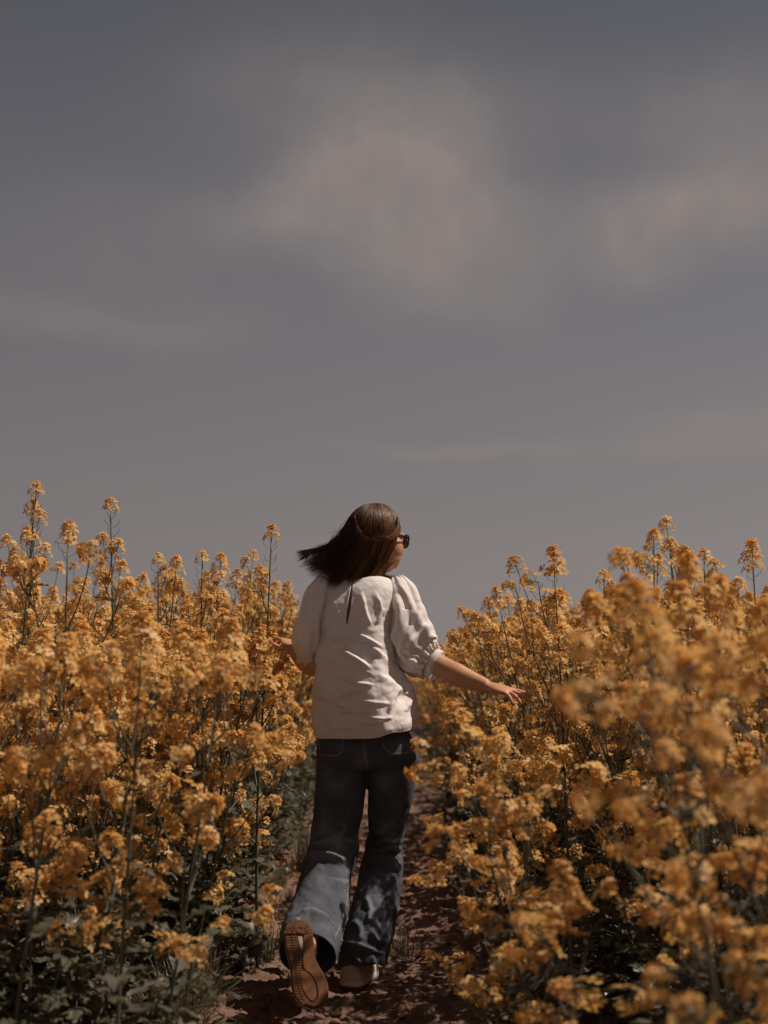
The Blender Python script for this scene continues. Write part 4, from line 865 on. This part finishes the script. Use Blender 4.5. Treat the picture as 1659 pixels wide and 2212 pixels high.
HLAB = ['tallest flowering rapeseed stalk at the far left with a long bare stretch of seed pods', 'tall rapeseed stalk just right of the tallest one at the left edge', 'lone tall rapeseed stalk with bare podded stem rising above the left half of the field',
        'rapeseed plant with small flower head, first to the right of the lone tall podded stalk', 'rapeseed plant with flat flower head halfway between the lone tall stalk and the woman',
        'thin tall rapeseed stalk with pods standing nearest the woman on her left', 'rapeseed plant with a broad domed cluster between the two tall podded stalks at left', 'rapeseed plant with the highest flower head on the right side of the field',
        'upright podded rapeseed stalk second highest on the right side', 'slim rapeseed stalk with curved pods standing free against the sky on the right', 'rapeseed plant rising left of the slim free standing stalk on the right',
        'tall rapeseed plant cut by the right edge of the picture at skyline height', 'large blurred rapeseed head close to the camera in front of the right skyline', 'blurred distant rapeseed stalk rising left of all others on the right side', 'podded rapeseed stalk right beside the upright second highest one on the right']
def lab(p):
    if p['hero']: return HLAB[hero_i[id(p)]], 'tall rapeseed plants above the crop'
    side = 'left' if p['x'] < 0 else 'right'; X, _ = px_of(p['x'], p['y'], 1.1)
    dist = 'close to the camera' if p['y'] < 2.9 else 'nearer than the woman' if p['y'] < 4.4 else 'level with the woman' if p['y'] < 5.6 else 'just beyond the woman' if p['y'] < 7.5 else 'far behind the woman'
    if p.get('lean'): return LLAB[[q for q in PL if q.get('lean')].index(p)], 'rapeseed plants leaning over the path'
    where = ('near the left picture edge' if X < 220 else 'in the middle of the left crop' if X < 430 else 'next to the path on the left') if side == 'left' else ('next to the path on the right' if X < 1150 else 'in the middle of the right crop' if X < 1420 else 'near the right picture edge')
    size = 'tall' if p['H'] > 1.36 else 'medium high' if p['H'] > 1.15 else 'low'
    return f'{size} flowering rapeseed plant {where}, {dist}', f'{size} rapeseed plants {where}, {dist}'
LLAB = ['leaning rapeseed plant whose top flowers reach the right hip of the woman', 'leaning rapeseed plant with flowers beside the right knee of the woman', 'low leaning rapeseed plant with flowers level with the right shin of the woman', 'leaning rapeseed plant just below the outstretched right hand', 'low blurred rapeseed plant nearest the camera beside the path on the right']
hero_i = {id(p): i for i, p in enumerate([q for q in PL if q['hero']])}
GZ = -.035
for p in IND:
    pr_ = PROTO[p['k']]; root = bpy.data.objects.new('rapeseed_plant', None); COL.objects.link(root); e, s = place(p); root.location = (p['x'], p['y'], GZ); root.rotation_euler = e; root.scale = (s ** .6, s ** .6, s)
    l_, g_ = lab(p); tag(root, l_, 'rapeseed plant', g_)
    for nm, me in (('stem', pr_['st']), ('foliage', pr_['fo'])):
        o = bpy.data.objects.new(nm, me); o.parent = root; COL.objects.link(o)
    for (c, d, hk, hs) in pr_['hd']:
        o = bpy.data.objects.new('flower_head', HEAD_ME[hk]); o.parent = root; COL.objects.link(o)
        sc = hs / (s ** .6) * 1.08; M = Matrix(np.vstack([np.hstack([frame_z(d), np.array(c)[:, None]]), [0, 0, 0, 1]]).tolist()); o.matrix_basis = M @ Matrix.Diagonal((sc, sc, sc * s ** -.4, 1))
# the rest of the crop, past counting: one object that repeats whole plants over points
lib = bpy.data.collections.new('crop_plants')
for i, q in enumerate(PROTO[:7] + PROTO[9:]):
    mb = MB(); st, fo = q['mbs']
    off = {0: 2, 1: 3}
    mb.merge(st); mb.m = [2] * len(mb.m); k0 = len(mb.m); mb.merge(fo); mb.m[k0:] = [3] * (len(mb.m) - k0)
    for (c, d, hk, hs) in q['hd']:
        M = np.eye(4); M[:3, :3] = frame_z(d) * hs * 1.08; M[:3, 3] = c; mb.merge(HEADS[hk], M)
    o = bpy.data.objects.new('crop_plant', mb.mesh('crop_plant', [M_PETAL, M_BUD, M_STEM, M_LEAF])); lib.objects.link(o)
pts = np.array([(p['x'], p['y'], GZ) for p in REST]); me = bpy.data.meshes.new('rapeseed_crop'); me.vertices.add(len(pts)); me.vertices.foreach_set('co', pts.astype(np.float32).ravel())
rt = []; sc = []
for p in REST:
    e, s = place(p); rt.append(tuple(e)); s = p['H'] / 1.4; sc.append((s ** .6, s ** .6, s))
a = me.attributes.new('rot', 'FLOAT_VECTOR', 'POINT'); a.data.foreach_set('vector', np.array(rt, np.float32).ravel()); a = me.attributes.new('scl', 'FLOAT_VECTOR', 'POINT'); a.data.foreach_set('vector', np.array(sc, np.float32).ravel())
a = me.attributes.new('idx', 'INT', 'POINT'); a.data.foreach_set('value', np.array([sp.randrange(8) for _ in REST], np.int32)); me.materials.append(M_PETAL)
crop = link('rapeseed_crop', me); tag(crop, 'dense mass of orange-yellow flowering rapeseed filling the field behind the single plants', 'crop', kind='stuff')
ng = bpy.data.node_groups.new('crop', 'GeometryNodeTree'); ng.interface.new_socket('Geometry', in_out='INPUT', socket_type='NodeSocketGeometry'); ng.interface.new_socket('Geometry', in_out='OUTPUT', socket_type='NodeSocketGeometry')
gi = ng.nodes.new('NodeGroupInput'); go = ng.nodes.new('NodeGroupOutput'); ip = ng.nodes.new('GeometryNodeInstanceOnPoints'); ci = ng.nodes.new('GeometryNodeCollectionInfo'); ci.inputs[0].default_value = lib; ci.inputs['Separate Children'].default_value = True; ci.inputs['Reset Children'].default_value = True
def na(n, t): q = ng.nodes.new('GeometryNodeInputNamedAttribute'); q.data_type = t; q.inputs[0].default_value = n; return q.outputs['Attribute']
ng.links.new(gi.outputs[0], ip.inputs['Points']); ng.links.new(ci.outputs[0], ip.inputs['Instance']); ip.inputs['Pick Instance'].default_value = True
ng.links.new(na('idx', 'INT'), ip.inputs['Instance Index']); ng.links.new(na('rot', 'FLOAT_VECTOR'), ip.inputs['Rotation']); ng.links.new(na('scl', 'FLOAT_VECTOR'), ip.inputs['Scale']); ng.links.new(ip.outputs[0], go.inputs[0])
crop.modifiers.new('crop', 'NODES').node_group = ng
print('plants', len(PL), 'individual', len(IND), 'rest', len(REST), 'heads', sum(len(PROTO[p['k']]['hd']) for p in IND))

# ------------------------------------------------------------------ grass, fallen leaves, weeds, clods
def tuft(seed, n, h, spread, tone=(.2, 1)):
    r = random.Random(seed); mb = MB()
    for i in range(n):
        a = r.uniform(0, 6.28); ou = abs(r.gauss(0, spread)); hh = h * r.uniform(.45, 1.05); b0 = np.array([r.gauss(0, .018), r.gauss(0, .018), 0]); o = np.array([math.cos(a), math.sin(a), 0]); w = r.uniform(.0009, .0020); s = np.array([-o[1], o[0], 0])
        tn = r.uniform(*tone); v = []
        for t in np.linspace(0, 1, 6): c = b0 + o * ou * t ** 1.5 + np.array([0, 0, hh * (t - .22 * t * t * (ou / .08))]); ww = w * (1 - t) ** .6 + .0002; v += [c - s * ww, c + s * ww]
        mb.add(v, [(2 * k, 2 * k + 1, 2 * k + 3, 2 * k + 2) for k in range(5)], 0, tn)
    return mb
TM = [tuft(1, 110, .17, .10), tuft(2, 70, .14, .07, (.0, .5)), tuft(3, 60, .11, .06, (.3, 1)), tuft(4, 140, .22, .11, (.4, 1))]
TMe = [t.mesh('grass_tuft', [M_GRASS]) for t in TM]
TUFTS = [(400, 2200, 4.45, 3, 'pale grass tuft with long thin blades at the bottom edge left of the path'), (445, 2120, 4.62, 0, 'wide grass tuft beside the long shadow, above the pale bottom one'), (575, 1985, 5.4, 1, 'small dark grass tuft on bare soil left of the raised shoe'), (512, 1990, 5.3, 1, 'dark thin-bladed grass tuft beneath the leafy plants by the shadow'),
         (655, 1800, 8.0, 3, 'dry grass tuft in the distance just left of the knee'), (862, 2045, 5.6, 2, 'little grass tuft on the path right of the standing foot'), (330, 2190, 4.4, 0, 'spiky grass tuft under the leaves at the lower left'), (595, 1900, 6.4, 2, 'low grass tuft on the soil between leaves and trouser leg')]
for X, py_, Y, k, l_ in TUFTS:
    p = P(X, py_, Y); o = bpy.data.objects.new('grass_tuft', TMe[k]); COL.objects.link(o); o.location = (p[0], Y, -.015 + float(path_h(np.array([p[0]]), np.array([Y]))[0])); o.rotation_euler = (0, 0, sp.uniform(0, 6)); o.scale = (1.45,) * 3; tag(o, l_, 'grass tuft', 'grass tufts along the path')
q = MB(); r = random.Random(91)
for i in range(46):
    y = r.uniform(4.1, 9.5); x = -.60 + r.gauss(0, .09) if i % 5 else .55 + r.gauss(0, .06); k = r.randrange(4); M = np.eye(4); a = r.uniform(0, 6.28); s_ = r.uniform(.35, .8); M[:3, :3] = rotm((0, 0, 1), a) * s_; M[:3, 3] = (x, y, max(-.06, float(hpath(np.array([x]), np.array([y]))[0])))
    q.merge(TM[k], M)
o = q.build('dry_grass', M_GRASS); tag(o, 'sparse dry grass growing along the foot of the crop beside the path', 'grass', kind='stuff')
q = MB(); r = random.Random(77)
for i in range(2600):
    y = r.uniform(3.6, 14) if i % 2 else r.uniform(3.8, 6.5); side = r.random(); x = -.60 + r.gauss(0, .13) if side < .45 else (.52 + r.gauss(0, .12)) if side < .65 else -.72 - abs(r.gauss(0, .3))
    if abs(x) < .30: continue
    z = -.02 + .0; p = np.array([x, y, z + float(hpath(np.array([x]), np.array([y]))[0])]); p[2] = max(p[2], -.06) + .004
    a = r.uniform(0, 6.28); leafmesh(q, p, [math.cos(a), math.sin(a), r.uniform(.1, 1.3)], [0, 0, 1], r.uniform(.02, .06) * (2 if x < -.7 else 1), r.uniform(.006, .018) * (2 if x < -.7 else 1), r, float(np.clip(r.gauss(.5, .25), 0, .8)), True)
o = q.build('ground_weeds', M_LEAF); tag(o, 'low weeds scattered along both edges of the dirt path', 'weeds', kind='stuff')
M_DRY = mat('dry_leaf', lambda T: leafy(T, ramp_n(T, attr(T), [(0, (.16, .06, .03)), (.5, (.36, .14, .045)), (1, (.50, .24, .07))]), (1, .7, .4), .2))
q = MB()
for i in range(620):
    if i < 160: x, y = -.62 + r.gauss(0, .10), 8.2 + r.gauss(0, .8)
    elif i < 300: x, y = -.78 + r.gauss(0, .16), 5.2 + r.gauss(0, .6)
    else: x, y = r.uniform(-.85, .75), r.uniform(3.9, 14)
    if i >= 300 and abs(x) < .38 and r.random() < .8: continue
    z = max(-.05, float(hpath(np.array([x]), np.array([y]))[0])) + .004; a = r.uniform(0, 6.28); big = 1 if i < 300 else .6
    leafmesh(q, [x, y, z], [math.cos(a), math.sin(a), r.uniform(0, .8)], [r.gauss(0, .3), r.gauss(0, .3), 1], r.uniform(.02, .055) * big, r.uniform(.008, .018) * big, r, r.random(), False)
for i in range(900):
    y = r.uniform(3.8, 12); x = r.uniform(-.8, .7); z = max(-.05, float(hpath(np.array([x]), np.array([y]))[0])) + .003; a = r.uniform(0, 6.28); s = .005; c, d = math.cos(a) * s, math.sin(a) * s
    if abs(x) < .3 and r.random() < .6: continue
    q.add([(x - c, y - d, z), (x + d, y - c, z + .002), (x + c, y + d, z + .001), (x - d, y + c, z)], [(0, 1, 2, 3)], 0, 1.0)
o = q.build('fallen_leaves', M_DRY); tag(o, 'dry orange leaves and dropped petals lying on the soil by the path', 'fallen leaves', kind='stuff')
q = MB()
for i in range(2600):
    y = 3.7 + 9 * r.random() ** 1.6; x = r.gauss(0, .38); 
    if abs(x) > .95: continue
    s = .004 + .016 * r.random() ** 4; z = float(hpath(np.array([x]), np.array([y]))[0]) + s * .15
    v = np.array([(1, 0, 0), (.3, .95, 0), (-.8, .6, 0), (-.8, -.6, 0), (.3, -.95, 0), (.5, .3, .7), (-.4, .4, .8), (-.1, -.5, .75), (0, 0, -.7)]) * s * np.array([r.uniform(.7, 1.3), r.uniform(.7, 1.3), r.uniform(.6, 1)]); v += np.array([[r.gauss(0, .15) * s for _ in range(3)] for _ in range(9)]); a = r.uniform(0, 6.28); v = v @ rotm((0, 0, 1), a).T
    q.add(v + [x, y, z], [(0, 1, 5), (1, 2, 6, 5), (2, 3, 6), (3, 4, 7), (3, 7, 6), (4, 0, 5, 7), (5, 6, 7), (1, 0, 8), (2, 1, 8), (3, 2, 8), (4, 3, 8), (0, 4, 8)], 0, .5)
o = q.build('soil_clods', M_SOIL, smooth=False); tag(o, 'crumbs and clods of reddish soil lying on the dirt path', 'soil clods', kind='stuff')
